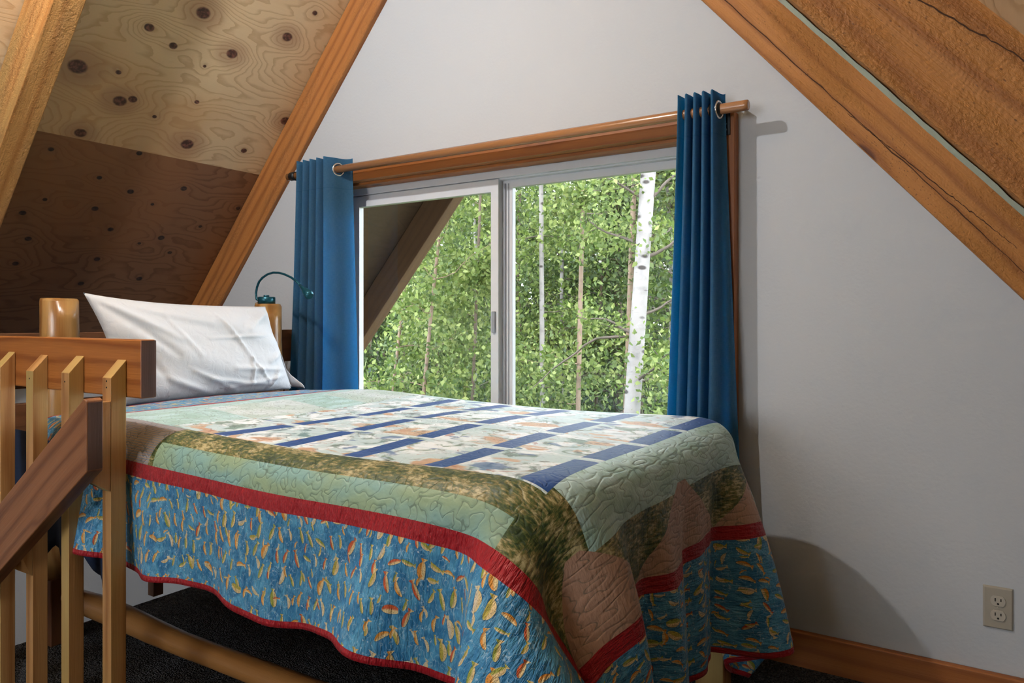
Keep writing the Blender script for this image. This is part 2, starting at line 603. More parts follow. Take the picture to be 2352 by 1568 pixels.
def quilt_mat():
    m = Mat('fishing_quilt')
    a, b, _z = m.coord('UV')
    V = m.vec

    def fish(u, v, cu, cv, seed, size):
        cx, cy = u * (1 / cu), v * (1 / cv)
        cx = cx + (cy.fl() * 0.5).fr()
        ix, iy = cx.fl(), cy.fl()
        r1, r2, r3 = m.rnd(ix, iy, seed)
        q1, q2, q3 = m.rnd(ix, iy, seed + 7.7)
        px = (cx.fr() - 0.5 - (r1 - 0.5) * 0.35) * cu
        py = (cy.fr() - 0.5 - (r2 - 0.5) * 0.3) * cv
        side = q3.gt(0.82)
        ang = (r3 - 0.5) * 1.1 + side * 1.5
        cs, sn = ang.cos(), ang.sin()
        fx = px * cs - py * sn
        fy = px * sn + py * cs
        k = (q1 * 0.5 + 0.75) * size
        fx = fx / k
        fy = fy / k
        bend = (q2 - 0.5) * 0.7
        fx = fx + bend * fy * fy - bend * 0.25
        fat = q1.gt(0.85) * 0.14 + 0.26
        body = ((fx / fat) * (fx / fat) + (fy + 0.1) * (fy + 0.1) * (1 / 0.64)).lt(1.0)
        tail = (fy.gt(0.60) * fy.lt(1.0)) * ((fx.abs() - (fy - 0.55) * 0.75).lt(0.0))
        mask = body.mx(tail)
        edge = ((fx / (fat + 0.07)) * (fx / (fat + 0.07)) + (fy + 0.1) * (fy + 0.1) * (1 / 0.78)).lt(1.0)
        c1 = m.ramp(q2, [(0.0, (0.75, 0.30, 0.04)), (0.28, (0.62, 0.10, 0.025)), (0.42, (0.34, 0.38, 0.06)), (0.68, (0.50, 0.42, 0.07)), (0.86, (0.70, 0.62, 0.46))])
        for e in m.nt.nodes[-1:]:
            e.color_ramp.interpolation = 'CONSTANT'
        col = m.mix(fx.ss(-0.1, 0.12), c1, (0.78, 0.60, 0.30))
        sc = m.noise(V(fx * 9, fy * 9), 1.0, 2)
        col = m.mix(sc.ss(0.55, 0.65) * 0.7, col, (0.16, 0.06, 0.015))
        return mask, edge, col

    # blue water ground
    wn = m.noise(V(a * 38, b * 22), 1.0, 3, 0.6, 0.6)
    squig = (m.noise(V(a * 60 + 3, b * 45), 1.0, 2, 0.5, 0.8) - 0.5).abs().ss(0.022, 0.0)
    blue = m.mix(wn.ss(0.35, 0.68), (0.022, 0.185, 0.40), (0.095, 0.37, 0.60))
    blue = m.mix(squig * 0.55, blue, (0.42, 0.62, 0.74))
    dots = m.vor(V(a * 90, b * 90), 1.0).ss(0.2, 0.1) * m.noise(V(a * 20, b * 20), 1.0).ss(0.5, 0.6)
    blue = m.mix(dots * 0.7, blue, (0.70, 0.80, 0.88))
    mk, ed, fc = fish(a, b, 0.029, 0.044, 1.3, 0.0165)
    blue = m.mix(ed * (1.0 - mk) * 0.45, blue, (0.02, 0.06, 0.10))
    blue = m.mix(mk, blue, fc)
    mk2, ed2, fc2 = fish(a + 0.021, b + 0.03, 0.041, 0.052, 5.1, 0.0105)
    blue = m.mix(mk2, blue, fc2)

    # reds
    red = m.mix(m.noise(V(a * 200, b * 200), 1.0, 2) * 0.5, (0.42, 0.004, 0.012), (0.24, 0.002, 0.008))

    # olive batik, sage, pink
    stre = m.noise(V(a * 60, b * 150), 1.0, 4, 0.65)
    stre2 = m.noise(V(a * 160, b * 50), 1.0, 4, 0.65)
    patch = m.noise(V(a * 16, b * 16), 1.0, 3)
    onfoot = a.gt(QA['p1'] + 0.02)
    st = stre * (1.0 - onfoot) + stre2 * onfoot
    olive = m.ramp((st - 0.5) * 1.5 + (patch - 0.5) * 1.1 + 0.5, [(0.28, (0.022, 0.046, 0.014)), (0.42, (0.070, 0.105, 0.026)), (0.56, (0.20, 0.17, 0.055)), (0.74, (0.48, 0.42, 0.22))])
    sage = m.mix(m.noise(V(a * 5 + 9, b * 9), 1.0, 3).ss(0.42, 0.62), (0.27, 0.38, 0.24), (0.22, 0.40, 0.38))
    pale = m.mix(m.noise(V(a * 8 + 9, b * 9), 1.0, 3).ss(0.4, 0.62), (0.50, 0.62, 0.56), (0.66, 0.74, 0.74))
    pink = m.mix(m.noise(V(a * 9 + 3, b * 9), 1.0, 3), (0.52, 0.31, 0.21), (0.42, 0.26, 0.19))
    stripes = m.mix((b * 1150.0).sin() * 0.5 + 0.5, (0.40, 0.30, 0.22), (0.22, 0.26, 0.33))
    teal = m.mix(m.noise(V(a * 26, b * 11), 1.0, 3).ss(0.35, 0.65), (0.36, 0.56, 0.50), (0.52, 0.72, 0.72))  # border teal, lightened and blued to carry the window glow

    # photographic blocks
    CW, CH = (QA['p1'] - QA['p0']) / 5.0, (QB['p1'] - QB['p0']) / 4.0
    cu = (a - QA['p0']) * (1 / CW)
    cv = (b - QB['p0']) * (1 / CH)
    i, j = cu.fl(), cv.fl()
    fu, fv = cu.fr(), cv.fr()
    r1, r2, r3 = m.rnd(i, j, 3.3)
    w1 = m.noise(V(a * 8 + r1 * 20, b * 11 + r2 * 9, r3 * 5), 1.0, 4, 0.55, 0.9)
    w2 = m.noise(V(a * 14 + r2 * 20, b * 17 + r3 * 9, r1 * 5), 1.0, 4, 0.6, 1.2)
    w3 = m.noise(V(a * 10 + r3 * 30, b * 14 + r1 * 9, r2 * 5), 1.0, 3, 0.5, 0.4)
    pic = m.mix(w1.ss(0.40, 0.58), (0.84, 0.90, 0.93), (0.54, 0.68, 0.70))  # whites tinted bluish for the window glow on the bed top
    pic = m.mix(w2.ss(0.53, 0.63) * 0.85, pic, m.mix(r2, (0.14, 0.24, 0.13), (0.10, 0.22, 0.24)))
    tanm = (w3 - fv * 0.26 + 0.02).ss(0.50, 0.57)
    pic = m.mix(tanm * 0.9, pic, m.mix(w2.ss(0.4, 0.6), (0.56, 0.31, 0.16), (0.62, 0.42, 0.26)))
    pic = m.mix((w1 - 0.5).abs().ss(0.035, 0.0) * 0.6 * w2.ss(0.42, 0.6), pic, (0.05, 0.035, 0.03))
    pic = m.mix(w3.ss(0.40, 0.34) * r1.gt(0.5) * 0.8, pic, (0.04, 0.13, 0.33))
    pic = m.mix(w2.ss(0.37, 0.31) * 0.7, pic, (0.36, 0.12, 0.09))
    # thin pale sashing between rows, navy sashing at the foot side of every block
    pic = m.mix((fv - 0.5).abs().gt(0.472) * (b - (QB['p0'] + QB['p1']) * 0.5).abs().lt(0.45), pic, (0.66, 0.76, 0.78))
    navy = m.mix(m.noise(V(a * 90, b * 90), 1.0, 2) * 0.5, (0.012, 0.080, 0.300), (0.006, 0.038, 0.16))
    pic = m.mix(fu.gt(0.76) * fv.lt(0.90) * fv.gt(0.02), pic, navy)

    # assemble, border first
    near_edge = QB['p0']
    bord = olive
    # near side: sage strip, pink end at the head
    ns = b.lt(near_edge - 0.062) * a.gt(-1.66) * a.lt(-0.665)
    bord = m.mix(ns, bord, sage)
    hn = b.lt(near_edge + 0.01) * a.gt(-1.93) * ((a + 1.70 - (b - 0.9) * 0.25).lt(0.0))
    bord = m.mix(hn, bord, stripes)
    # far side: pale teal
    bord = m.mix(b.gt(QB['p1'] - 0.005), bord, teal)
    # head end: sage band with whitish panels
    hd = a.lt(QA['p0']) * b.gt(near_edge + 0.0)
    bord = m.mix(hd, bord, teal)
    hp = hd * a.gt(-1.99) * ((b - 1.30).gt(0.0)) * (((b + a * 0.15) * 2.2).fr().gt(0.35))
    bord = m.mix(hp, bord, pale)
    # foot end: teal strip, then olive wedges between pink wedges
    ft = a.gt(QA['p1']) * b.gt(near_edge + 0.02)
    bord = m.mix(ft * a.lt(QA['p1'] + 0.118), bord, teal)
    h = (a - (QA['p1'] + 0.10)) * (1 / 0.165)
    dd = (((b - 1.07) * (1 / 0.49) + 0.5).fr() - 0.5).abs() * 2.0
    left = b.lt(1.07)
    lim = (h * 0.95 + 0.10) * (1.0 - left) + (h * 0.40 + 0.03) * left
    pk = a.gt(QA['p1'] + 0.10) * dd.lt(lim) * b.gt(0.975)
    bord = m.mix(pk, bord, pink)
    inpan = a.gt(QA['p0']) * a.lt(QA['p1']) * b.gt(QB['p0']) * b.lt(QB['p1'])
    inner = m.mix(inpan, bord, pic)
    inred = a.gt(QA['red_h'][0]) * a.lt(QA['red_f'][1]) * b.gt(QB['red_n'][0]) * b.lt(QB['red_fr'][1])
    inbor = a.gt(QA['red_h'][1]) * a.lt(QA['red_f'][0]) * b.gt(QB['red_n'][1]) * b.lt(QB['red_fr'][0])
    col = m.mix(inred, blue, red)
    col = m.mix(inbor, col, inner)
    hem = (a.gt(-0.1035)).mx(b.lt(0.7305)).mx(b.gt(2.447)).mx(a.lt(-2.287))
    col = m.mix(hem, col, red)

    # quilting: meander stitches and puckers
    me1 = (m.noise(V(a * 46, b * 46), 1.0, 0.0, 0.5, 0.6) - 0.5).abs()
    stitch = me1.ss(0.026, 0.006)
    zig = (m.noise(V(a * 70, b * 18), 1.0, 0.0, 0.5, 0.3) - 0.5).abs()
    stitch2 = zig.ss(0.03, 0.0)
    foot = a.gt(QA['p1'] + 0.02)
    stx = (stitch * (1.0 - foot) + stitch2 * foot) * inbor * (1.0 - inpan)
    col = m.mix(stx * 0.55, col, (0.05, 0.08, 0.06))
    puck = m.noise(V(a * 120, b * 28), 1.0, 3, 0.6) * (1.0 - inbor)
    puckf = m.noise(V(a * 45, b * 130), 1.0, 3, 0.6) * foot
    hh = me1.ss(0.0, 0.12) * (1.0 - foot) * inbor * 0.3 + zig.ss(0.0, 0.15) * foot * inbor * 0.4 + puck * 4.0 + puckf * 0.9 + m.noise(V(a * 60, b * 60), 1.0, 3) * 0.5
    sh = m.bsdf(col, 0.5, hh, 0.0034, 0.8, spec=0.45, sheen=0.05)
    return m.done(sh)


M['quilt'] = quilt_mat()


# ------------------------------------------------------------------ room shell
ML = 1.1466                 # roof slope (rise over run)
BL, BR = 4.9304, 1.1892     # inner faces of the rafters: z = BL + ML x (left), z = BR - ML x (right)
SQ = math.sqrt(1 + ML * ML)
DK = 0.18 * SQ              # plywood deck sits this far above
YW = 2.37                   # window wall plane
OX0, OX1, OZ0, OZ1 = -2.50, -0.725, 0.62, 1.66

struct(box('floor', -2.64, 3.0, -3.5, YW, -0.25, 0.0, M['carpet'], bev=0))


def gable_poly(pts, name):
    A = [(x, YW, z) for x, z in pts]
    B = [(x, YW + 0.14, z) for x, z in pts]
    return A, B


WD = 0.02
def zl(x): return BL + WD + ML * x
def zr(x): return BR + WD - ML * x


ridge_x = (BR - BL) / (2 * ML)
wall = mesh_obj('wall_back', [], [], M['wall'])
bmw = bmesh.new()
xl = (-2.6 - BL - WD) / ML
xr = (BR + WD + 0.4) / ML
pieces = [
    [(xl, -2.6), (OX0, -2.6), (OX0, zl(OX0))],
    [(OX0, -2.6), (OX1, -2.6), (OX1, OZ0), (OX0, OZ0)],
    [(OX0, OZ1), (OX1, OZ1), (OX1, zr(OX1)), (ridge_x, zl(ridge_x)), (OX0, zl(OX0))],
    [(OX1, -2.6), (xr, -2.6), (xr, -0.4), (OX1, zr(OX1))],
]
for pts in pieces:
    n = len(pts)
    va = [bmw.verts.new((x, YW, z)) for x, z in pts]
    vb = [bmw.verts.new((x, YW + 0.14, z)) for x, z in pts]
    bmw.faces.new(va)
    bmw.faces.new(vb[::-1])
    for i in range(n):
        bmw.faces.new((va[i], vb[i], vb[(i + 1) % n], va[(i + 1) % n]))
bmesh.ops.recalc_face_normals(bmw, faces=bmw.faces)
bmw.to_mesh(wall.data)
bmw.free()
struct(wall)

struct(box('floor.001', -6.2, 3.1, -3.62, 2.52, -2.75, -2.6, M['wall'], bev=0))
struct(box('wall_front', -6.2, 3.1, -3.62, -3.5, -2.6, 3.4, M['wall'], bev=0))
struct(box('wall_right', 1.16, 1.22, -3.5, YW, -2.6, 0.3, M['wall'], bev=0))
# low white side wall seen under the left slope, beyond the loft edge
struct(box('wall_left', -3.98, -3.90, -3.5, YW, -2.6, 0.72, M['wall'], bev=0))


def deck(name, y0, y1, z0, z1, side, mat):
    """a plywood sheet of the roof deck, UV = (y, distance up the slope)"""
    def X(z): return (z - BL - DK) / ML if side < 0 else (BR + DK - z) / ML
    nx = -ML / SQ if side < 0 else ML / SQ
    nz = 1 / SQ
    t = 0.016
    q = [(X(z0), y0, z0), (X(z0), y1, z0), (X(z1), y1, z1), (X(z1), y0, z1)]
    r = [(x + nx * t, y, z + nz * t) for x, y, z in q]
    o = mesh_obj(name, q + r, [(0, 1, 2, 3), (7, 6, 5, 4), (0, 4, 5, 1), (1, 5, 6, 2), (2, 6, 7, 3), (3, 7, 4, 0)], mat)
    l = o.data.uv_layers.new(name='UVMap')
    k = SQ / ML
    for p in o.data.polygons:
        for li in p.loop_indices:
            v = o.data.vertices[o.data.loops[li].vertex_index].co
            l.data[li].uv = (v.y, v.z * k)
    return struct(o)


ZS = 2.338 * ML / SQ         # seam between the two plywood sheets
zt = BL + DK + ML * ridge_x
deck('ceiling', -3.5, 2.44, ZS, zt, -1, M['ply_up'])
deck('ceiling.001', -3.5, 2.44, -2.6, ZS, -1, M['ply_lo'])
deck('ceiling.002', -3.5, 2.44, -0.4, zt, 1, M['ply_up'])


M['ply_out'] = plywood('plywood_outdoor_shaded', (0.060, 0.032, 0.016), (0.030, 0.014, 0.007), [(3.0, 2.8, 0.03), (3.3, 2.5, 0.02)], (0.03, 0.015, 0.01))  # same roof deck, its shade under the overhang painted into the colour
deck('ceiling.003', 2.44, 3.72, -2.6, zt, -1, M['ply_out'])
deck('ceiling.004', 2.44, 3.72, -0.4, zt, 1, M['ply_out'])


def rafter(label, side, y0, y1, off, depth, mat, zlo, zhi):
    b = (BL if side < 0 else BR) + off
    def pt(z, d, y):
        # d = distance outwards from the inner face
        x = (z - b) / ML if side < 0 else (b - z) / ML
        nx = -ML / SQ if side < 0 else ML / SQ
        return (x + nx * d, y, z + d / SQ)
    A = [pt(zlo, 0, y0), pt(zlo, 0, y1), pt(zlo, depth, y1), pt(zlo, depth, y0)]
    B = [pt(zhi, 0, y0), pt(zhi, 0, y1), pt(zhi, depth, y1), pt(zhi, depth, y0)]
    n = 24
    verts, faces = [], []
    for i in range(n + 1):
        f = i / n
        verts += [tuple(Vector(a).lerp(Vector(c), f)) for a, c in zip(A, B)]
    for i in range(n):
        for j in range(4):
            k = (j + 1) % 4
            faces.append((i * 4 + j, i * 4 + k, i * 4 + 4 + k, i * 4 + 4 + j))
    faces += [(3, 2, 1, 0), (n * 4, n * 4 + 1, n * 4 + 2, n * 4 + 3)]
    o = mesh_obj('rafter', verts, faces, mat)
    bm = bmesh.new()
    bm.from_mesh(o.data)
    bmesh.ops.recalc_face_normals(bm, faces=bm.faces)
    bm.to_mesh(o.data)
    bm.free()
    g = (Vector(B[0]) - Vector(A[0])).normalized()
    grain_uv(o, g)
    bevel(o, 0.005, 2)
    return tag(o, label, 'rafter', 'sloping roof rafters')


rafter('pale yellow sawn rafter nearest on the left slope, crossing the upper left corner', -1, 1.166, 1.26, 0, 0.175, M['beam_pale'], -0.3, 3.04)
rafter('orange rafter on the left slope running down against the grey window wall behind the bed', -1, 2.345, 2.435, 0, 0.178, M['beam'], -1.6, 3.04)
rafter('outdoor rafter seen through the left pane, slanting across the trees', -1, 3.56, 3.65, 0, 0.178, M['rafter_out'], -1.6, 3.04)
rafter('rough orange rafter on the right slope against the grey wall, with a long dark crack', 1, 2.345, 2.435, 0, 0.178, M['beam_orange'], 0.0, 3.04)
rafter('large rough rafter nearest in the upper right corner with a frayed edge coloured as window-lit', 1, 1.166, 1.26, 0.055, 0.30, M['beam_orange'], 0.9, 3.04)

# long drying cracks in the two right-hand rafters and the frayed edge painted pale as window-lit
def crack(y, pts, w, mat, name, parent, dy=-0.0015):
    verts, faces = [], []
    rng = np.random.RandomState(5)
    n = 60
    for i in range(n + 1):
        f = i / n * (len(pts) - 1)
        k = min(int(f), len(pts) - 2)
        p = Vector(pts[k]).lerp(Vector(pts[k + 1]), f - k)
        j = rng.randn() * w * 0.35
        ww = w * (0.45 + 0.55 * rng.rand()) * math.sin(PI * min(1, max(0.06, i / n)) if i < n else 0.15) ** 0.3
        verts += [(p.x, y + dy, p.z + j - ww / 2), (p.x, y + dy, p.z + j + ww / 2)]
    for i in range(n):
        faces.append((2 * i, 2 * i + 2, 2 * i + 3, 2 * i + 1))
    o = mesh_obj(name, verts, faces, mat)
    o.parent = parent
    return o


rfs = [o for o in bpy.data.objects if o.name.startswith('rafter')]
M['crack'] = flat('crack_shadow', (0.07, 0.028, 0.010), 0.9)
r_wall = [o for o in rfs if 'crack' in o['label']][0]
r_near = [o for o in rfs if 'frayed' in o['label']][0]
bk = BR + 0.046 * SQ
crack(2.345, [(-1.5, 0, bk + 1.5 * ML), (-0.9, 0, bk + 0.9 * ML - 0.003), (-0.5, 0, bk + 0.5 * ML), (-0.1, 0, bk + 0.1 * ML + 0.004), (0.2, 0, bk - 0.2 * ML)], 0.005, M['crack'], 'crack', r_wall)
crack(2.345, [(-0.35, 0, 1.655), (-0.1, 0, 1.40), (0.06, 0, 1.24)], 0.004, M['crack'], 'crack', r_wall)
crack(1.166, [(-0.25, 0, 1.64), (-0.083, 0, 1.495), (0.037, 0, 1.389), (0.12, 0, 1.30)], 0.0032, M['crack'], 'crack', r_near)


def lit_edge_mat():  # pale colour stands in for window light grazing the inner face
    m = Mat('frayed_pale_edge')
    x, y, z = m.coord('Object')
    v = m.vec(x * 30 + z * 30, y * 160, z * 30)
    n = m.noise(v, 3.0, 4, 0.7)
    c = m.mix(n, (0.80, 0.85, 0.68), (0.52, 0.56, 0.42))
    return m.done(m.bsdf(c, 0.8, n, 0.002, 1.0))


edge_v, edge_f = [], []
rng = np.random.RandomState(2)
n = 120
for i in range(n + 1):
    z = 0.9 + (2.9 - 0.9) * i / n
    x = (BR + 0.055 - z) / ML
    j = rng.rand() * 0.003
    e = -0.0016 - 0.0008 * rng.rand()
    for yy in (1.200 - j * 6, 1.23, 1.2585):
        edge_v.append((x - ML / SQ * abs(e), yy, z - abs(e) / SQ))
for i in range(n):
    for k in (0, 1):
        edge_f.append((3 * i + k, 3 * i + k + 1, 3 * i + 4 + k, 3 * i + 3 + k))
fe = mesh_obj('frayed_edge', edge_v, edge_f, lit_edge_mat())
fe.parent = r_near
fe['label'] = 'inner edge painted pale as lit by the window'

# baseboard
bb = box('baseboard_back', -2.66, 1.2, 2.345, YW, -0.02, 0.104, M['trim'], bev=0.004)
struct(bb)

# ------------------------------------------------------------------ window
win = thing('window_1', None, None, ((OX0 + OX1) / 2, YW, OZ0), kind='structure')
cas = 0.05
box('casing', OX1, OX1 + cas, 2.325, YW + 0.002, OZ0 - cas, OZ1 + cas, M['trim'], win, (0, 0, 1))
box('casing', OX0 - cas, OX0, 2.325, YW + 0.002, OZ0 - cas, OZ1 + cas, M['trim'], win, (0, 0, 1))
box('casing', OX0, OX1, 2.325, YW + 0.002, OZ1, OZ1 + 0.045, M['trim'], win)
box('casing', OX0, OX1, 2.325, YW + 0.002, OZ0 - cas, OZ0, M['trim'], win)
box('jamb_lining', OX0, OX1, YW, 2.435, OZ1 - 0.012, OZ1, M['trim'], win)
box('jamb_lining', OX0, OX1, YW, 2.435, OZ0, OZ0 + 0.012, M['trim'], win)
box('jamb_lining', OX1 - 0.012, OX1, YW, 2.435, OZ0, OZ1, M['trim'], win, (0, 0, 1))
box('jamb_lining', OX0, OX0 + 0.012, YW, 2.435, OZ0, OZ1, M['trim'], win, (0, 0, 1))


def ring(name, x0, x1, z0, z1, w, y0, y1, mat, parent, wt=None):
    """rectangular frame as one mesh"""
    wt = wt or w
    v = []
    for (a, b2, c, d) in ((x0, x1, z0, z1), (x0 + w, x1 - w, z0 + wt, z1 - wt)):
        for y in (y0, y1):
            v += [(a, y, c), (b2, y, c), (b2, y, d), (a, y, d)]
    f = []
    for i in range(4):
        j = (i + 1) % 4
        f += [(i, j, 8 + j, 8 + i), (4 + j, 4 + i, 12 + i, 12 + j), (j, i, 4 + i, 4 + j), (8 + i, 8 + j, 12 + j, 12 + i)]
    o = mesh_obj(name, v, f, mat, parent)
    bm = bmesh.new()
    bm.from_mesh(o.data)
    bmesh.ops.recalc_face_normals(bm, faces=bm.faces)
    bm.to_mesh(o.data)
    bm.free()
    grain_uv(o, (1, 0, 0))
    bevel(o, 0.002)
    return o


ring('frame', OX0 + 0.012, OX1 - 0.012, OZ0 + 0.012, OZ1 - 0.012, 0.030, 2.435, 2.51, M['vinyl'], win)
ring('frame_lip', OX0 + 0.040, OX1 - 0.040, OZ0 + 0.038, OZ1 - 0.038, 0.010, 2.450, 2.478, M['vinyl'], win)
xm = -1.655
s1 = ring('sash', OX0 + 0.045, xm + 0.005, OZ0 + 0.045, OZ1 - 0.045, 0.037, 2.440, 2.468, M['vinyl'], win, 0.050)
s2 = ring('sash', xm - 0.012, OX1 - 0.045, OZ0 + 0.045, OZ1 - 0.043, 0.060, 2.476, 2.502, M['vinyl'], win, 0.034)
mesh_obj('pane', [(OX0 + 0.075, 2.454, OZ0 + 0.09), (xm - 0.03, 2.454, OZ0 + 0.09), (xm - 0.03, 2.454, OZ1 - 0.09), (OX0 + 0.075, 2.454, OZ1 - 0.09)], [(0, 1, 2, 3)], M['glass'], win)
mesh_obj('pane', [(xm + 0.04, 2.489, OZ0 + 0.07), (OX1 - 0.10, 2.489, OZ0 + 0.07), (OX1 - 0.10, 2.489, OZ1 - 0.07), (xm + 0.04, 2.489, OZ1 - 0.07)], [(0, 1, 2, 3)], M['glass'], win)
box('track_groove', xm + 0.012, xm + 0.020, 2.468, 2.475, OZ0 + 0.05, OZ1 - 0.06, M['vinyl_grey'], win, bev=0)
box('weatherstrip', xm + 0.030, xm + 0.034, 2.4725, 2.476, OZ0 + 0.05, OZ1 - 0.06, M['vinyl_grey'], win, bev=0)
box('latch', xm - 0.022, xm - 0.006, 2.428, 2.441, 1.00, 1.085, M['vinyl_grey'], win, bev=0.003)

# ------------------------------------------------------------------ outlet
ot = thing('wall_outlet', 'beige double power outlet with cover plate on the grey wall above the baseboard', 'outlet', (0.0185, YW, 0.221))
pl = prism('cover_plate', [(-0.0165, YW, 0.221), (0.0535, YW, 0.221), (0.0535, YW, 0.335), (-0.0165, YW, 0.335)],
           [(-0.0125, YW - 0.006, 0.225), (0.0495, YW - 0.006, 0.225), (0.0495, YW - 0.006, 0.331), (-0.0125, YW - 0.006, 0.331)], M['beige'], ot, bev=0.0015)
for cz in (0.2973, 0.2587):
    pts = []
    for i in range(28):
        th = 2 * PI * i / 28
        pts.append((0.0185 + 0.0172 * math.cos(th), max(-0.0135, min(0.0135, 0.0172 * math.sin(th))) + cz))
    r = prism('receptacle', [(x, YW - 0.0055, z) for x, z in pts], [(x, YW - 0.0088, z) for x, z in pts], M['almond'], ot, bev=0.0006)
    for dx, hh in ((-0.0064, 0.0085), (0.0064, 0.0070)):
        s_ = box('slot', 0.0185 + dx - 0.0013, 0.0185 + dx + 0.0013, YW - 0.0094, YW - 0.0086, cz + 0.0035 - hh / 2, cz + 0.0035 + hh / 2, M['slot'], None, bev=0)
        s_.parent = r
    g_ = tube('ground_hole', [(0.0185, YW - 0.0086, cz - 0.0072), (0.0185, YW - 0.0094, cz - 0.0072)], 0.0026, M['slot'], None, 12)
    g_.parent = r
tube('screw', [(0.0185, YW - 0.0058, 0.278), (0.0185, YW - 0.0078, 0.278)], 0.0030, M['beige'], ot, 12)

# ------------------------------------------------------------------ curtain rod and curtains
RY, RZ = 2.27, 1.705
rodt = thing('curtain_rod', 'round wooden curtain rod on black brackets above the window', 'curtain rod', (-1.66, RY, RZ))
tube('pole', [(-2.697, RY, RZ), (-0.63, RY, RZ), (-0.618, RY, RZ), (-0.615, RY, RZ)], [0.0165, 0.0165, 0.0160, 0.0135], M['rod'], rodt, 24)
for bx in (-0.712, -2.655):
    br_ = box('bracket', bx - 0.013 + 0.012, bx + 0.013 + 0.012, 2.319, 2.3255, RZ - 0.07, RZ + 0.002, M['black'], rodt, bev=0.001)
    if bx < -1:
        br_.location.y = 0.045
    c_ = tube('bracket_collar', [(bx - 0.022, RY, RZ), (bx + 0.012, RY, RZ)], 0.0195, M['black'], rodt, 20)
    a_ = tube('bracket_arm', [(bx, RY, RZ - 0.012), (bx + 0.006, 2.325 if bx > -1 else 2.37, RZ - 0.02)], 0.007, M['black'], rodt, 10)
    for k, dz in enumerate((-0.035, -0.054)):
        sc_ = tube('bracket_screw', [(bx + 0.012, br_.location.y + 2.3192, RZ + dz), (bx + 0.012, br_.location.y + 2.3165, RZ + dz)], 0.0042, M['steel'], rodt, 10)


def curtain(name, label, xt0, xt1, xb0, xb1, zt, zb, nf, last, lastb, amp_t, amp_b, ring_s):
    """pleated sheet. s runs from the far end to the flap on the +x side"""
    NS, NZ = 40 * nf, 60
    rng = np.random.RandomState(len(label))
    verts, uvs = [], []
    s = np.linspace(0, 1, NS)
    cur = []
    for iz in range(NZ):
        f = iz / (NZ - 1)
        e = f ** 1.2
        z = zt + (zb - zt) * f
        xa, xb_ = xt0 + (xb0 - xt0) * e, xt1 + (xb1 - xt1) * e
        l = last + (lastb - last) * e
        # nf-0.5 periods; the last half period takes the share l of the width
        ph = s * (nf - 0.5)
        k = (nf - 1.0)
        xx = np.where(ph < k, ph / k * (1 - l), (1 - l) + (ph - k) / 0.5 * l)
        amp = amp_t + (amp_b - amp_t) * e
        c = -np.cos(2 * PI * ph)              # starts at the front, ends at the back
        c = np.sign(c) * np.abs(c) ** 0.62
        wob = 0.006 * math.sin(f * 5.0) * np.sin(ph * 3.1 + 1.0) * f
        y = RY + 0.002 + c * amp + wob
        fold = (xb_ - xa) * (1 - l) / k * np.sin(2 * PI * ph) * 0.15
        x = xa + (xb_ - xa) * xx + fold * np.clip((k - ph) / 0.2, 0, 1)
        dz = 0.0
        if iz == 0:
            dz = -0.004 * np.abs(np.sin(2 * PI * ph))
        row = np.stack([x, y, np.full(NS, z) + dz], -1)
        cur.append(row)
    cur = np.array(cur)
    arc = np.concatenate([[0], np.cumsum(np.linalg.norm(np.diff(cur[0], axis=0), axis=1))])
    faces = []
    for iz in range(NZ - 1):
        for i in range(NS - 1):
            faces.append((iz * NS + i, (iz + 1) * NS + i, (iz + 1) * NS + i + 1, iz * NS + i + 1))
            v0, v1 = zt - cur[iz, i, 2], zt - cur[iz + 1, i, 2]
            uvs += [(arc[i], v0), (arc[i], v1), (arc[i + 1], v1), (arc[i + 1], v0)]
    t = thing(name, label, 'curtain', ((xt0 + xt1) / 2, RY, zb), 'blue grommet curtains')
    o = mesh_obj('curtain_panel', cur.reshape(-1, 3), faces, M['curtain'], t, uvs, True)
    sd = o.modifiers.new('thick', 'SOLIDIFY')
    sd.thickness = 0.0022
    # grommets where the cloth crosses the rod
    row = cur[3]
    zz = RZ
    ph = s * (nf - 0.5)
    for q in (nf - 0.75,):
        i = int(np.argmin(np.abs(ph - q)))
        i0, i1 = max(i - 2, 0), min(i + 2, NS - 1)
        tx, ty = row[i1, 0] - row[i0, 0], row[i1, 1] - row[i0, 1]
        L = math.hypot(tx, ty)
        tx, ty = tx / L, ty / L
        R, r = 0.0255, 0.0042
        v, f = [], []
        for a in range(24):
            A = 2 * PI * a / 24
            for b in range(8):
                B = 2 * PI * b / 8
                rr = R + r * math.cos(B)
                h = r * 0.8 * math.sin(B)
                u_, w_ = rr * math.cos(A), rr * math.sin(A)
                v.append((row[i, 0] + tx * u_ - ty * h, row[i, 1] + ty * u_ + tx * h, zz + w_))
                f.append((a * 8 + b, a * 8 + (b + 1) % 8, ((a + 1) % 24) * 8 + (b + 1) % 8, ((a + 1) % 24) * 8 + b))
        mesh_obj('grommet', v, f, M['steel'], t, None, True)
    return t


curtain('curtain', 'blue curtain at the left end of the rod, its bright flap against the glass',
        -2.585, -2.342, -2.66, -2.285, 1.758, 0.30, 5, 0.30, 0.38, 0.050, 0.048, 0)
curtain('curtain', 'blue curtain at the right end of the rod, behind the foot of the bed',
        -0.828, -0.698, -0.885, -0.635, 1.762, 0.22, 5, 0.16, 0.42, 0.035, 0.036, 0)

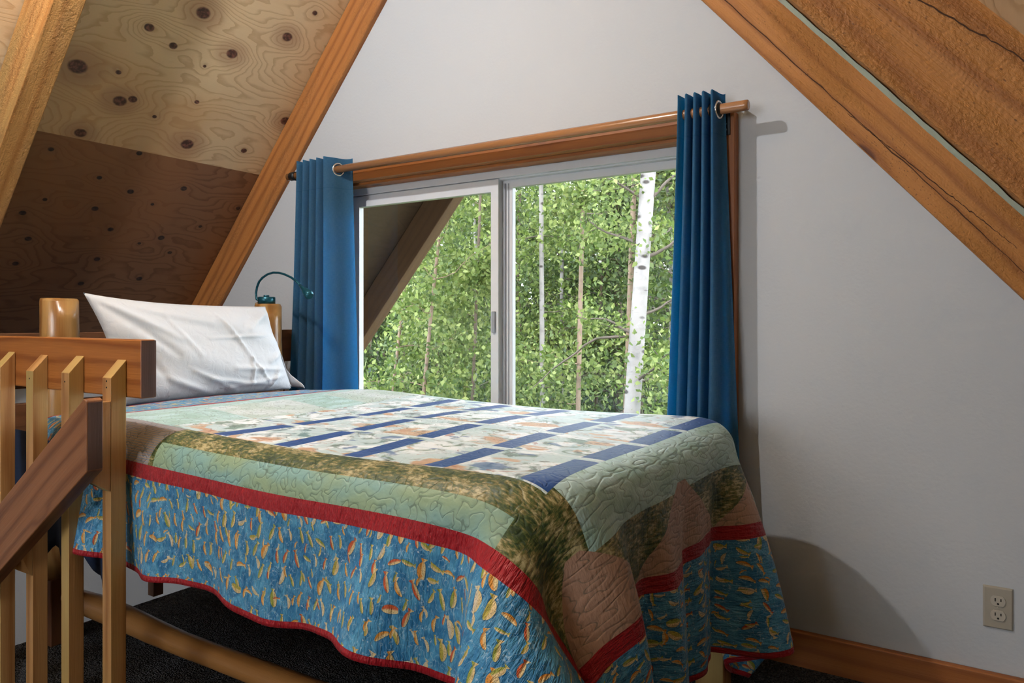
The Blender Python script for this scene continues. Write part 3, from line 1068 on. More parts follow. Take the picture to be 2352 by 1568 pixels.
# ------------------------------------------------------------------ loft guardrail by the headboard
gd = thing('loft_guardrail', 'brown board guardrail at the loft edge behind the headboard', 'railing', (-2.68, 1.4, 0))
box('rail_board', -2.70, -2.66, 0.98, 2.365, 0.865, 1.007, M['guard'], gd, (0, 1, 0))
box('rail_board', -2.70, -2.66, 0.98, 1.60, 0.636, 0.775, M['guard'], gd, (0, 1, 0))
for y in (1.10, 1.28, 1.62, 1.93, 2.20):
    box('baluster', -2.698, -2.66, y - 0.02, y + 0.02, 0.0, 0.87, M['guard'], gd, (0, 0, 1))

# ------------------------------------------------------------------ landing railing in the foreground
lr = thing('landing_railing', 'orange pine landing railing with slanted-top balusters in the left foreground', 'railing', (-1.9, 1.0, 0))
tr = box('top_rail', -3.2, -1.681, 0.98, 1.018, 0.864, 1.0035, M['rail'], lr, (1, 0, 0), 0.004)
ec = box('rail_end', -1.6812, -1.6800, 0.981, 1.017, 0.866, 1.0015, M['end'], None, (0, 0, 1), 0)
ec.parent = tr
ec['label'] = 'dark end grain'
for i, xr_ in enumerate((-1.742, -1.937, -2.123, -2.309, -2.50)):
    x0, x1 = xr_ - 0.038, xr_
    jt = (0.0, 0.004, 0.002, 0.006, 0.0)[i]
    A = [(x0, 0.942, -0.25), (x0, 0.979, -0.25), (x0, 0.979, 0.955 + jt), (x0, 0.942, 0.913 + jt)]
    B = [(x1, y, z) for _, y, z in A]
    b_ = prism('baluster', A, B, M['baluster'], lr, (0, 0, 1), 0.0015)
    for nz in (0.89, 0.905) if i == 0 else (0.895,):
        nl = tube('nail', [(xr_ - 0.019, 0.9421, nz), (xr_ - 0.019, 0.9413, nz)], 0.0022, M['slot'], None, 8)
        nl.parent = b_

# slanted stair handrail on the near side of the balusters
hr = thing('stair_handrail', 'wide slanted brown stair handrail descending to the lower left in front of the balusters', 'handrail', (-1.9, 0.9, 0.5))
sl = 0.708
sx1 = -1.692
top_e, bot_e = 0.875, 0.710
HY0, HY1 = 0.860, 0.898
A = [(-3.0, HY0, bot_e + sl * (-3.0 - sx1)), (sx1, HY0, bot_e), (sx1, HY0, top_e - 0.006), (sx1 - 0.012, HY0, top_e - 0.0005), (sx1 - 0.03, HY0, top_e - 0.014), (-3.0, HY0, top_e - 0.014 + sl * (-3.0 - sx1 + 0.03))]
B = [(x, HY1, z) for x, _, z in A]
hb = prism('rail_board', A, B, M['stair'], hr, (1, 0, sl), 0.003)
E4 = [(HY0 + 0.003, bot_e + 0.004), (HY1 - 0.003, bot_e + 0.004), (HY1 - 0.003, top_e - 0.010), (HY0 + 0.003, top_e - 0.010)]
he = prism('board_end', [(sx1, y, z) for y, z in E4], [(sx1 + 0.0012, y, z) for y, z in E4], M['end'], None, (0, 0, 1), 0)
he.parent = hb
he['label'] = 'dark worn end grain'
for xr_, zb_ in ((-1.742, 0.668), (-2.123, 0.398)):
    x0, x1 = xr_ - 0.038, xr_
    zt_ = zb_ + 0.19
    A = [(x0, 0.8985, zb_ + 0.006), (x0, 0.9415, zb_ - 0.024), (x0, 0.9415, zt_), (x0, 0.8985, zt_)]
    B = [(x1, y, z) for _, y, z in A]
    prism('spacer_block', A, B, M['baluster'], hr, (0, 0, 1), 0.001)

# ------------------------------------------------------------------ bed
bed = thing('log_bed', 'peeled log bed with round headboard posts on square block feet', 'bed', (-1.5, 1.65, 0))


def post(x, y, z0, z1, r, seed, name='post'):
    pts, rad = [], []
    for i in range(15):
        f = i / 14
        z = z0 + (z1 - z0) * f
        pts.append((x + 0.002 * math.sin(f * 9 + seed), y, z))
        rr = r * (1.04 - 0.08 * f + 0.015 * math.sin(f * 11 + seed))
        rad.append(rr)
    pts += [(x, y, z1 + 0.006), (x, y, z1 + 0.009)]
    rad += [r * 0.93, r * 0.84]
    return tube(name, pts, rad, M['log'], bed, 32, wob=0.012, seed=seed)


post(-2.577, 1.225, 0.215, 1.112, 0.060, 1)
post(-2.585, 2.07, 0.215, 1.110, 0.058, 2)
for (x, y, w) in ((-2.577, 1.225, 0.052), (-2.585, 2.07, 0.052), (-0.66, 1.24, 0.045), (-0.66, 2.07, 0.040)):
    box('block_foot', x - w, x + w, y - w, y + w, 0.0, 0.214 if x < -2 else 0.46, M['trim_dark'] if x < -2 else M['baluster'], bed, (0, 0, 1), 0.004)
for y, r, nm in ((1.222, 0.034, 1), (2.07, 0.034, 2)):
    pts = [(-2.53, y, 0.150), (-2.48, y, 0.150)] + [(-2.48 + 1.76 * i / 12, y + 0.004 * math.sin(i * 0.9), 0.150 + 0.003 * math.sin(i * 1.3)) for i in range(1, 13)]
    rad = [0.018, r] + [r + 0.004 * math.sin(i * 0.8 + 0.6) for i in range(1, 13)]
    tube('side_log', pts, rad, M['log_low'], bed, 24, wob=0.01, seed=nm)
for z, r in ((0.88, 0.035), (0.58, 0.035)):
    tube('headboard_log', [(-2.58, 1.27, z), (-2.58, 2.02, z)], r, M['log'], bed, 20)
for y in (1.24, 2.07):
    tube('frame_rail', [(-2.56, y, 0.42), (-0.68, y, 0.42)], 0.035, M['log_low'], bed, 16)
tube('frame_rail', [(-0.68, 1.24, 0.42), (-0.68, 2.07, 0.42)], 0.035, M['log_low'], bed, 16)

# mattress with a rounded plan
def rounded_slab(x0, x1, y0, y1, z0, z1, R, r, nc=8):
    prof = []
    for i in range(7):
        a = PI / 2 * i / 6
        prof.append((-r + r * math.sin(a) if False else -r * (1 - math.sin(a)), z0 + r * (1 - math.cos(a))))
    for i in range(7):
        a = PI / 2 * i / 6
        prof.append((-r * (1 - math.cos(a)), z1 - r * (1 - math.sin(a))))
    verts, faces = [], []
    ring_n = None
    for off, z in prof:
        pts = []
        for (cx, cy, a0) in ((x1 - R, y1 - R, 0), (x0 + R, y1 - R, 90), (x0 + R, y0 + R, 180), (x1 - R, y0 + R, 270)):
            for k in range(nc + 1):
                a = math.radians(a0 + 90 * k / nc)
                pts.append((cx + (R + off) * math.cos(a), cy + (R + off) * math.sin(a), z))
        ring_n = len(pts)
        verts += pts
    for i in range(len(prof) - 1):
        for j in range(ring_n):
            k = (j + 1) % ring_n
            faces.append((i * ring_n + j, i * ring_n + k, (i + 1) * ring_n + k, (i + 1) * ring_n + j))
    faces.append(tuple(range(ring_n))[::-1])
    faces.append(tuple(range((len(prof) - 1) * ring_n, len(prof) * ring_n)))
    return verts, faces


MX0, MX1, MY0, MY1 = -2.45, -0.58, 1.01, 2.095
v, f = rounded_slab(MX0 + 0.005, MX1 - 0.012, MY0 + 0.012, MY1 - 0.012, 0.462, 0.752, 0.15, 0.055)
mt = mesh_obj('mattress', v, f, M['navy'], None, None, True)
tag(mt, 'navy covered mattress lying under the fish quilt', 'mattress')


# quilt: relax a grid of cloth over the mattress (position based dynamics)
def drape():
    na, nb = 89, 71
    a = np.linspace(-2.30, -0.09, na)
    b = np.linspace(0.717, 2.46, nb)
    A, B = np.meshgrid(a, b, indexing='ij')
    over = np.maximum(B - 2.16, 0)
    X = np.stack([A, np.minimum(B, 2.16), .79 - over], -1)
    rng = np.random.RandomState(3)
    X[..., 2] += rng.rand(na, nb) * .004
    V = np.zeros_like(X)
    ha = a[1] - a[0]
    hb = b[1] - b[0]
    hd = np.hypot(ha, hb)
    cen = np.array([(MX0 + MX1) / 2, (MY0 + MY1) / 2])
    hx = np.array([(MX1 - MX0) / 2, (MY1 - MY0) / 2])
    R, r = .15, .065

    def collide(X, Xp):
        q = np.abs(X[..., :2] - cen) - hx + R
        o = np.maximum(q, 0)
        d2 = np.hypot(o[..., 0], o[..., 1]) + np.minimum(np.maximum(q[..., 0], q[..., 1]), 0) - R
        top = .762 + .008 * np.sin(X[..., 0] * 5 + 1) * np.sin(X[..., 1] * 5) + 0.012 * np.exp(-((X[..., 0] + 1.95) / 0.22) ** 2)
        dz = X[..., 2] - top
        e = np.stack([d2 + r, dz + r], -1)
        eo = np.maximum(e, 0)
        sd = np.hypot(eo[..., 0], eo[..., 1]) + np.minimum(np.maximum(e[..., 0], e[..., 1]), 0) - r
        n = np.linalg.norm(o, axis=-1, keepdims=True)
        axis = np.where((q[..., 0] > q[..., 1])[..., None], [1., 0.], [0., 1.])
        g2 = np.where(n > 1e-9, o / np.maximum(n, 1e-9), axis) * np.sign(X[..., :2] - cen)
        w = np.where((e > 0).all(-1)[..., None], eo / np.maximum(np.linalg.norm(eo, axis=-1, keepdims=True), 1e-9),
                     np.where((e[..., 0] > e[..., 1])[..., None], [1., 0.], [0., 1.]))
        N = np.concatenate([g2 * w[..., :1], w[..., 1:]], -1)
        pen = np.minimum(sd - .006, 0)
        hit = pen < 0
        X = X - N * pen[..., None]
        D = X - Xp
        T = D - (D * N).sum(-1, keepdims=True) * N
        mu = np.where(N[..., 2:] > .6, .9, .2)
        X = np.where(hit[..., None], X - T * mu, X)
        X[..., 1] = np.minimum(X[..., 1], np.where(X[..., 0] < -0.60, 2.212, 2.335))
        X[..., 2] = np.maximum(X[..., 2], .02)
        return X

    def con(X, i0, i1, L, k, mode=None):
        P, Q = X[i0], X[i1]
        d = Q - P
        l = np.linalg.norm(d, axis=-1, keepdims=True)
        e = l - L
        if mode == 'min':
            e = np.minimum(e, 0)
        c = d * (e / np.maximum(l, 1e-9) * .5 * k)
        X[i0] = P + c
        X[i1] = Q - c

    Z = slice
    al = Z(None)
    gs = []
    for p in (0, 1):
        gs.append(((Z(p, na - 1, 2), al), (Z(p + 1, na, 2), al), ha, 1.0))
        gs.append(((al, Z(p, nb - 1, 2)), (al, Z(p + 1, nb, 2)), hb, 1.0))
    for p in (0, 1):
        gs.append(((Z(p, na - 1, 2), Z(0, nb - 1)), (Z(p + 1, na, 2), Z(1, nb)), hd, .3))
        gs.append(((Z(p, na - 1, 2), Z(1, nb)), (Z(p + 1, na, 2), Z(0, nb - 1)), hd, .3))
    for st, kb in ((2, .22), (4, .07)):
        for p in range(2 * st):
            n = len(range(p, na - st, 2 * st))
            gs.append(((Z(p, na - st, 2 * st), al), (Z(p + st, p + st + 2 * st * n, 2 * st), al), ha * st, kb, 'min'))
            n = len(range(p, nb - st, 2 * st))
            gs.append(((al, Z(p, nb - st, 2 * st)), (al, Z(p + st, p + st + 2 * st * n, 2 * st)), hb * st, kb, 'min'))
    dt = 1 / 60.
    for step in range(230):
        Xp = X.copy()
        V[..., 2] -= (5.0 if step < 140 else 1.6) * dt
        V *= .97
        X = X + V * dt
        for it in range(9):
            for g in gs:
                con(X, *g)
            X = collide(X, Xp)
        V = (X - Xp) / dt
    return a, b, X


qa, qb, QX = drape()
# folds in the hanging cloth: deeper towards the hems, one flap at the near foot corner
def sstep(v, a, b):
    v = np.clip((v - a) / (b - a), 0, 1)
    return v * v * (3 - 2 * v)


AA, BB = np.meshgrid(qa, qb, indexing='ij')
drop = np.clip((0.72 - QX[..., 2]) / 0.40, 0, 1.3)
footw = sstep(AA, -0.62, -0.50) * sstep(BB, 1.00, 1.12)
nearw = sstep(BB, 1.03, 0.96) * sstep(AA, -0.50, -0.66)
QX[..., 0] += footw * drop * (0.020 * np.sin(BB * 2 * PI / 0.235 + 0.6) + 0.008 * np.sin(BB * 2 * PI / 0.11 + 2.0))
QX[..., 1] -= nearw * drop * (0.014 * np.sin(AA * 2 * PI / 0.33 + 1.2) + 0.006 * np.sin(AA * 2 * PI / 0.14))
QX[..., 2] += nearw * drop * 0.014 * np.sin(AA * 2 * PI / 0.47 + 2.6) + footw * drop * 0.010 * np.sin(BB * 2 * PI / 0.4)
crn = sstep(AA, -0.62, -0.45) * sstep(BB, 1.03, 0.90)
QX[..., 0] += crn * drop * 0.105
QX[..., 1] += crn * drop * 0.035
QX[..., 2] += crn * drop * 0.035
gap = np.exp(-((BB - 1.09) / 0.05) ** 2) * sstep(AA, -0.60, -0.50)
QX[..., 0] -= gap * drop * 0.045
na, nb = len(qa), len(qb)
faces, uvs = [], []
for i in range(na - 1):
    for j in range(nb - 1):
        if qa[i] < -1.95 and qb[j] < 0.985:      # folded under at the head
            continue
        faces.append((i * nb + j, (i + 1) * nb + j, (i + 1) * nb + j + 1, i * nb + j + 1))
        uvs += [(qa[i], qb[j]), (qa[i + 1], qb[j]), (qa[i + 1], qb[j + 1]), (qa[i], qb[j + 1])]
quilt = mesh_obj('quilt', QX.reshape(-1, 3), faces, M['quilt'], None, uvs, True)
ss_ = quilt.modifiers.new('sub', 'SUBSURF')
ss_.levels = 1
ss_.render_levels = 2
sd_ = quilt.modifiers.new('thick', 'SOLIDIFY')
sd_.thickness = 0.007
sd_.offset = 1.0
tag(quilt, 'blue fish-print quilt with red borders and a navy striped picture panel, draped over the bed', 'quilt')

# navy blanket under the quilt, its edge hanging out by the headboard
v, f = [], []
for i in range(40):
    s_x = -2.42 + i * 0.0145
    zb_ = 0.385 + 0.030 * math.sin(s_x * 34 + 0.9) + 0.012 * math.sin(s_x * 80)
    for j in range(14):
        k = j / 13
        z_ = 0.73 + (zb_ - 0.73) * k
        v.append((s_x, 1.012 + 0.012 * k + 0.007 * math.sin(s_x * 60) * k, z_))
        if i and j:
            a_ = i * 14 + j
            f.append((a_, a_ - 1, a_ - 15, a_ - 14))
nb_ = mesh_obj('blanket', v, f, M['navy'], None, None, True)
nb_.modifiers.new('t', 'SOLIDIFY').thickness = 0.006
tag(nb_, 'navy blanket edge hanging below the fish quilt near the headboard post', 'blanket')

# ------------------------------------------------------------------ pillow
def pillow():
    NP, NQ = 90, 60
    rng = np.random.RandomState(8)
    # outline of the case seen from the foot of the bed: p runs along the headboard, q up
    bl, br_, tl, tr_ = (1.30, 0.768), (2.02, 0.772), (1.245, 1.140), (1.955, 1.105)
    P, Q = np.meshgrid(np.linspace(0, 1, NP), np.linspace(0, 1, NQ), indexing='ij')
    y = (1 - P) * (1 - Q) * bl[0] + P * (1 - Q) * br_[0] + (1 - P) * Q * tl[0] + P * Q * tr_[0]
    z = (1 - P) * (1 - Q) * bl[1] + P * (1 - Q) * br_[1] + (1 - P) * Q * tl[1] + P * Q * tr_[1]
    # pinched sides
    z = z - 0.022 * np.sin(PI * P) ** 0.8 * np.clip(Q * 2 - 1, 0, 1) * (1 - 0.55 * P)
    y = y + 0.035 * np.sin(PI * Q) * np.clip(1 - P * 3, 0, 1) - 0.012 * np.sin(PI * Q) * np.clip(P * 3 - 2, 0, 1)
    lean = -2.385 - (z - 0.79) * 0.24
    ep, eq = 1 - np.abs(2 * P - 1) ** 3.2, 1 - np.abs(2 * Q - 1) ** 2.6
    T = 0.088 * np.clip(ep, 0, 1) ** 0.55 * np.clip(eq, 0, 1) ** 0.5 * (1 + 0.25 * (0.5 - Q))
    # creases: each is a ridge along a short line, (p0,q0,p1,q1,width,height)
    cr = [(0.02, 0.97, 0.35, 0.62, .030, .010), (0.04, 0.90, 0.30, 0.45, .025, -.008), (0.08, 0.98, 0.55, 0.80, .03, .007),
          (0.60, 0.92, 0.72, 0.40, .012, .006), (0.72, 0.40, 0.80, 0.12, .010, .006), (0.72, 0.40, 0.68, 0.12, .010, .006), (0.68, 0.12, 0.82, 0.10, .012, .006),
          (0.45, 0.20, 0.68, 0.12, .014, .006), (0.98, 0.95, 0.78, 0.75, .03, .010), (0.97, 0.45, 0.85, 0.35, .02, .008), (0.95, 0.25, 0.60, 0.30, .016, .006),
          (0.20, 0.25, 0.45, 0.05, .02, .006), (0.32, 0.85, 0.42, 0.45, .016, .005), (0.50, 0.62, 0.90, 0.66, .010, .004), (0.10, 0.55, 0.22, 0.20, .02, -.006),
          (0.80, 0.05, 0.92, 0.30, .015, .007), (0.36, 0.30, 0.60, 0.05, .015, .005), (0.55, 0.10, 0.95, 0.18, .014, .006)]
    D = np.zeros_like(P)
    for p0, q0, p1, q1, w, h in cr:
        dx, dy = (p1 - p0) * 2, q1 - q0
        L2 = dx * dx + dy * dy
        t = np.clip(((P - p0) * 2 * dx + (Q - q0) * dy) / L2, 0, 1)
        d = np.hypot((P - p0) * 2 - t * dx, (Q - q0) - t * dy)
        D += h * np.exp(-(d / (w * 1.6)) ** 2) * 1.5 * (0.4 + 0.6 * np.sin(PI * np.clip(t, 0.05, .95)))
    for k in range(7):
        fx, fy, ph = rng.uniform(2, 9), rng.uniform(2, 7), rng.rand() * 6
        D += 0.0016 * np.sin(fx * P * 2 + fy * Q * 3 + ph)
    front = np.stack([lean + T + D * np.minimum(T / 0.03, 1), y, z], -1)
    back = np.stack([lean - T * 0.55, y, z], -1)
    verts = np.concatenate([front.reshape(-1, 3), back.reshape(-1, 3)])
    f = []
    N = NP * NQ
    for i in range(NP - 1):
        for j in range(NQ - 1):
            a = i * NQ + j
            f.append((a, a + NQ, a + NQ + 1, a + 1))
            f.append((N + a, N + a + 1, N + a + NQ + 1, N + a + NQ))
    o = mesh_obj('pillow', verts, f, M['pillow'], None, None, True)
    bm = bmesh.new()
    bm.from_mesh(o.data)
    bmesh.ops.remove_doubles(bm, verts=bm.verts, dist=0.0004)
    bmesh.ops.recalc_face_normals(bm, faces=bm.faces)
    bm.to_mesh(o.data)
    bm.free()
    tag(o, 'white wrinkled pillow leaning against the log headboard', 'pillow')
    # open end of the pillowcase, folded past the far side
    NA, NB = 28, 14
    v, f = [], []
    for i in range(NA):
        t = i / (NA - 1)
        for j in range(NB):
            s = j / (NB - 1)
            zz = 0.79 + 0.24 * t * (1 - 0.25 * s)
            yy = 1.985 - 0.06 * t + s * (0.085 - 0.05 * t) * (1 if t < 0.85 else 0.6)
            xx = -2.40 - (zz - 0.79) * 0.24 + 0.028 * math.sin(s * 7 + t * 5) * (1 - t * 0.4) + 0.02 * math.cos(t * 9) * s
            v.append((xx, yy, zz - 0.02 * s * (1 - t)))
            if i and j:
                a = i * NB + j
                f.append((a, a - 1, a - NB - 1, a - NB))
    c = mesh_obj('pillowcase_hem', v, f, M['pillow'], None, None, True)
    c.parent = o
    m2 = c.modifiers.new('t', 'SOLIDIFY')
    m2.thickness = 0.004
    return o


pillow()

# ------------------------------------------------------------------ reading light clipped on the far post
rl = thing('reading_light', 'small dark gooseneck reading light on top of the far headboard post', 'lamp', (-2.58, 2.07, 1.119))
tube('base', [(-2.585, 2.06, 1.119), (-2.585, 2.06, 1.147), (-2.585, 2.06, 1.149)], [0.036, 0.036, 0.033], M['lampmetal'], rl, 28)
tube('switch', [(-2.58, 2.055, 1.148), (-2.58, 2.055, 1.156)], 0.012, M['lampmetal'], rl, 16)
gp = [(-2.612, 2.05, 1.130), (-2.638, 2.05, 1.140), (-2.641, 2.05, 1.165), (-2.635, 2.05, 1.191), (-2.620, 2.05, 1.215), (-2.598, 2.05, 1.231), (-2.566, 2.05, 1.244), (-2.531, 2.05, 1.250), (-2.492, 2.05, 1.248), (-2.454, 2.05, 1.239), (-2.418, 2.05, 1.226), (-2.385, 2.05, 1.209), (-2.360, 2.05, 1.190)]
tube('gooseneck', gp, 0.0048, M['lampmetal'], rl, 12)
tube('lamp_head', [(-2.366, 2.05, 1.194), (-2.350, 2.05, 1.182), (-2.325, 2.047, 1.165), (-2.300, 2.043, 1.150), (-2.294, 2.042, 1.146)], [0.005, 0.008, 0.015, 0.019, 0.013], M['lampmetal'], rl, 20)

# ------------------------------------------------------------------ forest outside
def leaf_mat(name, c1, c2, c3, trans=0.45):
    m = Mat(name)
    oi = m.nt.nodes.new('ShaderNodeNewGeometry')
    r = S(m.nt, oi.outputs['Random Per Island'])
    c = m.ramp(r, [(0.0, c1), (0.5, c2), (1.0, c3)])
    p = m.bsdf(c, 0.55, spec=0.35)
    t = m.nt.nodes.new('ShaderNodeBsdfTranslucent')
    m.nt.links.new(m.mix(0.5, c, (0.085, 0.14, 0.024)), t.inputs['Color'])
    mx = m.nt.nodes.new('ShaderNodeMixShader')
    mx.inputs[0].default_value = trans
    m.nt.links.new(p, mx.inputs[1])
    m.nt.links.new(t.outputs[0], mx.inputs[2])
    return m.done(mx.outputs[0])


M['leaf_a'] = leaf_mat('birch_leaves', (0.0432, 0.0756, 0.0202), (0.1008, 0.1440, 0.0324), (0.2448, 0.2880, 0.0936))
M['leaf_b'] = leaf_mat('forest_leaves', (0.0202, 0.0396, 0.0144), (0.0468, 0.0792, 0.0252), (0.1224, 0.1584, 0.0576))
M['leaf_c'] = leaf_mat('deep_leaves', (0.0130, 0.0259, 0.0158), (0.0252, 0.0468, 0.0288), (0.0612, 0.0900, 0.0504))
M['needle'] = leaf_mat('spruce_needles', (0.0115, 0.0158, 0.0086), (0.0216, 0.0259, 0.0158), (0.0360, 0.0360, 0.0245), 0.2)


def bark_mat(name, base, dark, marks):
    m = Mat(name)
    x, y, z = m.coord('UV')
    n = m.noise(m.vec(x * 9, y * 5), 1.0, 4, 0.6)
    mk = m.vor(m.vec(x * 11, y * 4.5), 1.0).ss(0.30, 0.16) * marks
    ln = m.noise(m.vec(x * 60, y * 6), 1.0, 2).ss(0.66, 0.74) * marks * 0.6
    c = m.mix(n.ss(0.45, 0.75), base, tuple(v * 0.72 for v in base))
    c = m.mix(mk.mx(ln), c, dark)
    return m.done(m.bsdf(c, 0.8, n, 0.01, 0.6))


M['birch'] = bark_mat('birch_bark', (0.1944, 0.1800, 0.1728), (0.0216, 0.0166, 0.0144), 1.0)
M['bark'] = bark_mat('brown_bark', (0.10, 0.07, 0.05), (0.03, 0.022, 0.015), 0.4)
M['aspen'] = bark_mat('tan_bark', (0.1728, 0.1188, 0.0828), (0.0432, 0.0288, 0.0202), 0.8)
M['twig'] = bark_mat('twig_bark', (0.07, 0.055, 0.042), (0.025, 0.02, 0.015), 0.2)
GZ = -2.6


def leaves_mesh(name, cen, size, mat, parent, rng, droop=0.5, ratio=0.62):
    """diamond leaves; cen is (N,3)"""
    N = len(cen)
    d = rng.randn(N, 3)
    d[:, 2] -= droop
    d /= np.linalg.norm(d, axis=1, keepdims=True)
    q = rng.randn(N, 3)
    sd = np.cross(d, q)
    sd /= np.linalg.norm(sd, axis=1, keepdims=True)
    nn = np.cross(d, sd)
    L = size * (0.6 + 0.8 * rng.rand(N, 1))
    v = np.empty((N, 4, 3))
    v[:, 0] = cen
    v[:, 1] = cen + d * L * 0.42 + sd * L * ratio * 0.5 + nn * L * 0.10
    v[:, 2] = cen + d * L
    v[:, 3] = cen + d * L * 0.42 - sd * L * ratio * 0.5 + nn * L * 0.10
    me = bpy.data.meshes.new(name)
    me.vertices.add(N * 4)
    me.vertices.foreach_set('co', v.astype(np.float32).ravel())
    me.loops.add(N * 4)
    me.loops.foreach_set('vertex_index', np.arange(N * 4, dtype=np.int32))
    me.polygons.add(N)
    me.polygons.foreach_set('loop_start', np.arange(0, N * 4, 4, dtype=np.int32))
    me.update(calc_edges=True)
    me.materials.append(mat)
    o = bpy.data.objects.new(name, me)
    C.objects.link(o)
    if parent is not None:
        o.parent = parent
        o.matrix_parent_inverse = Matrix.Translation(-Vector(parent.location))
    return o


def tree(name, label, x, y, r0, hgt, lean, bark, leaf, nleaf, lsize, seed, group, zc0=0.0, spread=1.0, branches=None, cl=0.22, top_r=0.35, cat='tree', nbr=14, bend=0.1):
    rng = np.random.RandomState(seed)
    t = thing(name, label, cat, (x, y, GZ), group)
    pts, rad = [], []
    n = 16
    for i in range(n + 1):
        f = i / n
        z = GZ + hgt * f
        pts.append(Vector((x + lean[0] * hgt * f + bend * math.sin(f * 5 + seed) * f, y + lean[1] * hgt * f, z)))
        rad.append(r0 * (1 - (1 - top_r) * f))
    tube('trunk', pts, rad, bark, t, 14, wob=0.02, seed=seed)
    bv, bf, bu = [], [], []
    cen = []
    def limb(p0, d, L, r, k=7):
        pp = [Vector(p0)]
        dd = Vector(d).normalized()
        for i in range(k):
            dd = (dd + Vector(rng.randn(3)) * 0.18).normalized()
            pp.append(pp[-1] + dd * L / k)
        vv, ff, uu = tube_data(pp, [r * (1 - 0.8 * i / k) for i in range(k + 1)], 5, False)
        o = len(bv)
        bv.extend(vv)
        bf.extend([tuple(i + o for i in f_) for f_ in ff])
        bu.extend(uu)
        return pp
    for b in range(nbr):
        f = rng.uniform(zc0, 1.0)
        i = min(int(f * n), n - 1)
        p = pts[i]
        th = rng.rand() * 2 * PI
        L = spread * rng.uniform(0.5, 1.3) * (1.15 - 0.6 * f)
        pp = limb(p, (math.cos(th), math.sin(th), rng.uniform(-0.1, 0.7)), L, r0 * 0.22)
        for q in pp[2:]:
            cen.append(q)
            if rng.rand() < 0.7:
                p2 = limb(q, (rng.randn(), rng.randn(), rng.uniform(-0.6, 0.5)), L * 0.4, r0 * 0.07, 4)
                cen += p2[1:]
    if branches:
        for p0, d, L, r in branches:
            pp = limb(p0, d, L, r, 9)
            cen += pp[5:]
    if bv:
        mesh_obj('crown', bv, bf, bark if bark is not M['birch'] else M['twig'], t, bu, True)
    if nleaf:
        cen = np.array([tuple(c) for c in cen])
        idx = rng.randint(0, len(cen), nleaf)
        pos = cen[idx] + rng.randn(nleaf, 3) * cl * (0.5 + rng.rand(nleaf, 1))
        leaves_mesh('foliage', pos, lsize, leaf, t, rng)
    return t


def at(px, py, Z):
    """point of the real place at camera depth Z, from the surveyed bearing px, py"""
    t = (px - 1176) / 1690.0
    s, c = math.sin(math.radians(33)), math.cos(math.radians(33))
    return Vector(((c * t - s) * Z, (s * t + c) * Z, 1.05 - (py - 735) / 1690.0 * Z))


def placed(px_lo, py_lo, px_hi, py_hi, Z):
    a, b = at(px_lo, py_lo, Z), at(px_hi, py_hi, Z)
    l = ((b.x - a.x) / (b.z - a.z), (b.y - a.y) / (b.z - a.z))
    return a.x + l[0] * (GZ - a.z), a.y + l[1] * (GZ - a.z), l


FG = 'trees of the forest outside the window'
x, y, l = placed(1452, 940, 1489, 395, 7.0)
brs = [(at(1470, 780, 7.0), (-1.0, -0.2, 0.15), 1.25, 0.018), (at(1484, 720, 7), (1, .3, 0.0), 0.7, 0.014), (at(1486, 590, 7), (1, .4, 0.35), 0.7, 0.02), (at(1490, 460, 7), (1, .3, 0.5), 0.7, 0.02), (at(1490, 420, 7), (-1, .2, 0.3), 0.6, 0.012)]
tree('birch_tree', 'thick white birch, the nearest trunk, in the right half of the window', x, y, 0.086, 7.0, l, M['birch'], M['leaf_a'], 2600, 0.055, 11, FG, 0.35, 0.9, brs, 0.10, 0.75, nbr=9, bend=0)
x, y, l = placed(1246, 925, 1243, 440, 9.0)
tree('birch_tree', 'slim straight white birch just right of the window mullion', x, y, 0.037, 7.5, l, M['birch'], M['leaf_a'], 3200, 0.065, 12, FG, 0.3, 1.0, None, 0.12, 0.6, nbr=12, bend=0)
x, y, l = placed(1328, 930, 1338, 470, 8.4)
tree('birch_tree', 'slender tan and white birch between the slim and the thick birch', x, y, 0.033, 7.2, l, M['aspen'], M['leaf_a'], 4200, 0.062, 13, FG, 0.35, 1.0, None, 0.11, 0.6, nbr=14, bend=0)
x, y, l = placed(1440, 900, 1456, 430, 10.5)
tree('aspen_tree', 'reddish brown trunk leaning just behind the thick birch', x, y, 0.055, 8.0, l, M['aspen'], M['leaf_b'], 1500, 0.06, 14, FG, 0.5, 0.8, None, 0.12, 0.6, nbr=10, bend=0)
x, y, l = placed(975, 905, 1008, 560, 8.5)
tree('aspen_tree', 'thin crooked tan trunk in the left pane among pale leaves', x, y, 0.028, 6.6, l, M['aspen'], M['leaf_a'], 5200, 0.065, 15, FG, 0.3, 1.1, None, 0.13, 0.5, nbr=16, bend=0.03)
x, y, l = placed(905, 900, 930, 640, 9.5)
tree('aspen_tree', 'small pale tree low behind the left pane beside the outdoor rafter', x, y, 0.028, 6.6, l, M['aspen'], M['leaf_a'], 4200, 0.065, 16, FG, 0.3, 1.0, None, 0.14, 0.5, nbr=14, bend=0.05)
x, y, l = placed(1085, 920, 1098, 450, 9.2)
tree('birch_tree', 'leafy young birch in the left pane beside the mullion', x, y, 0.026, 7.4, l, M['bark'], M['leaf_a'], 5600, 0.065, 17, FG, 0.35, 1.0, None, 0.13, 0.5, nbr=16, bend=0.05)

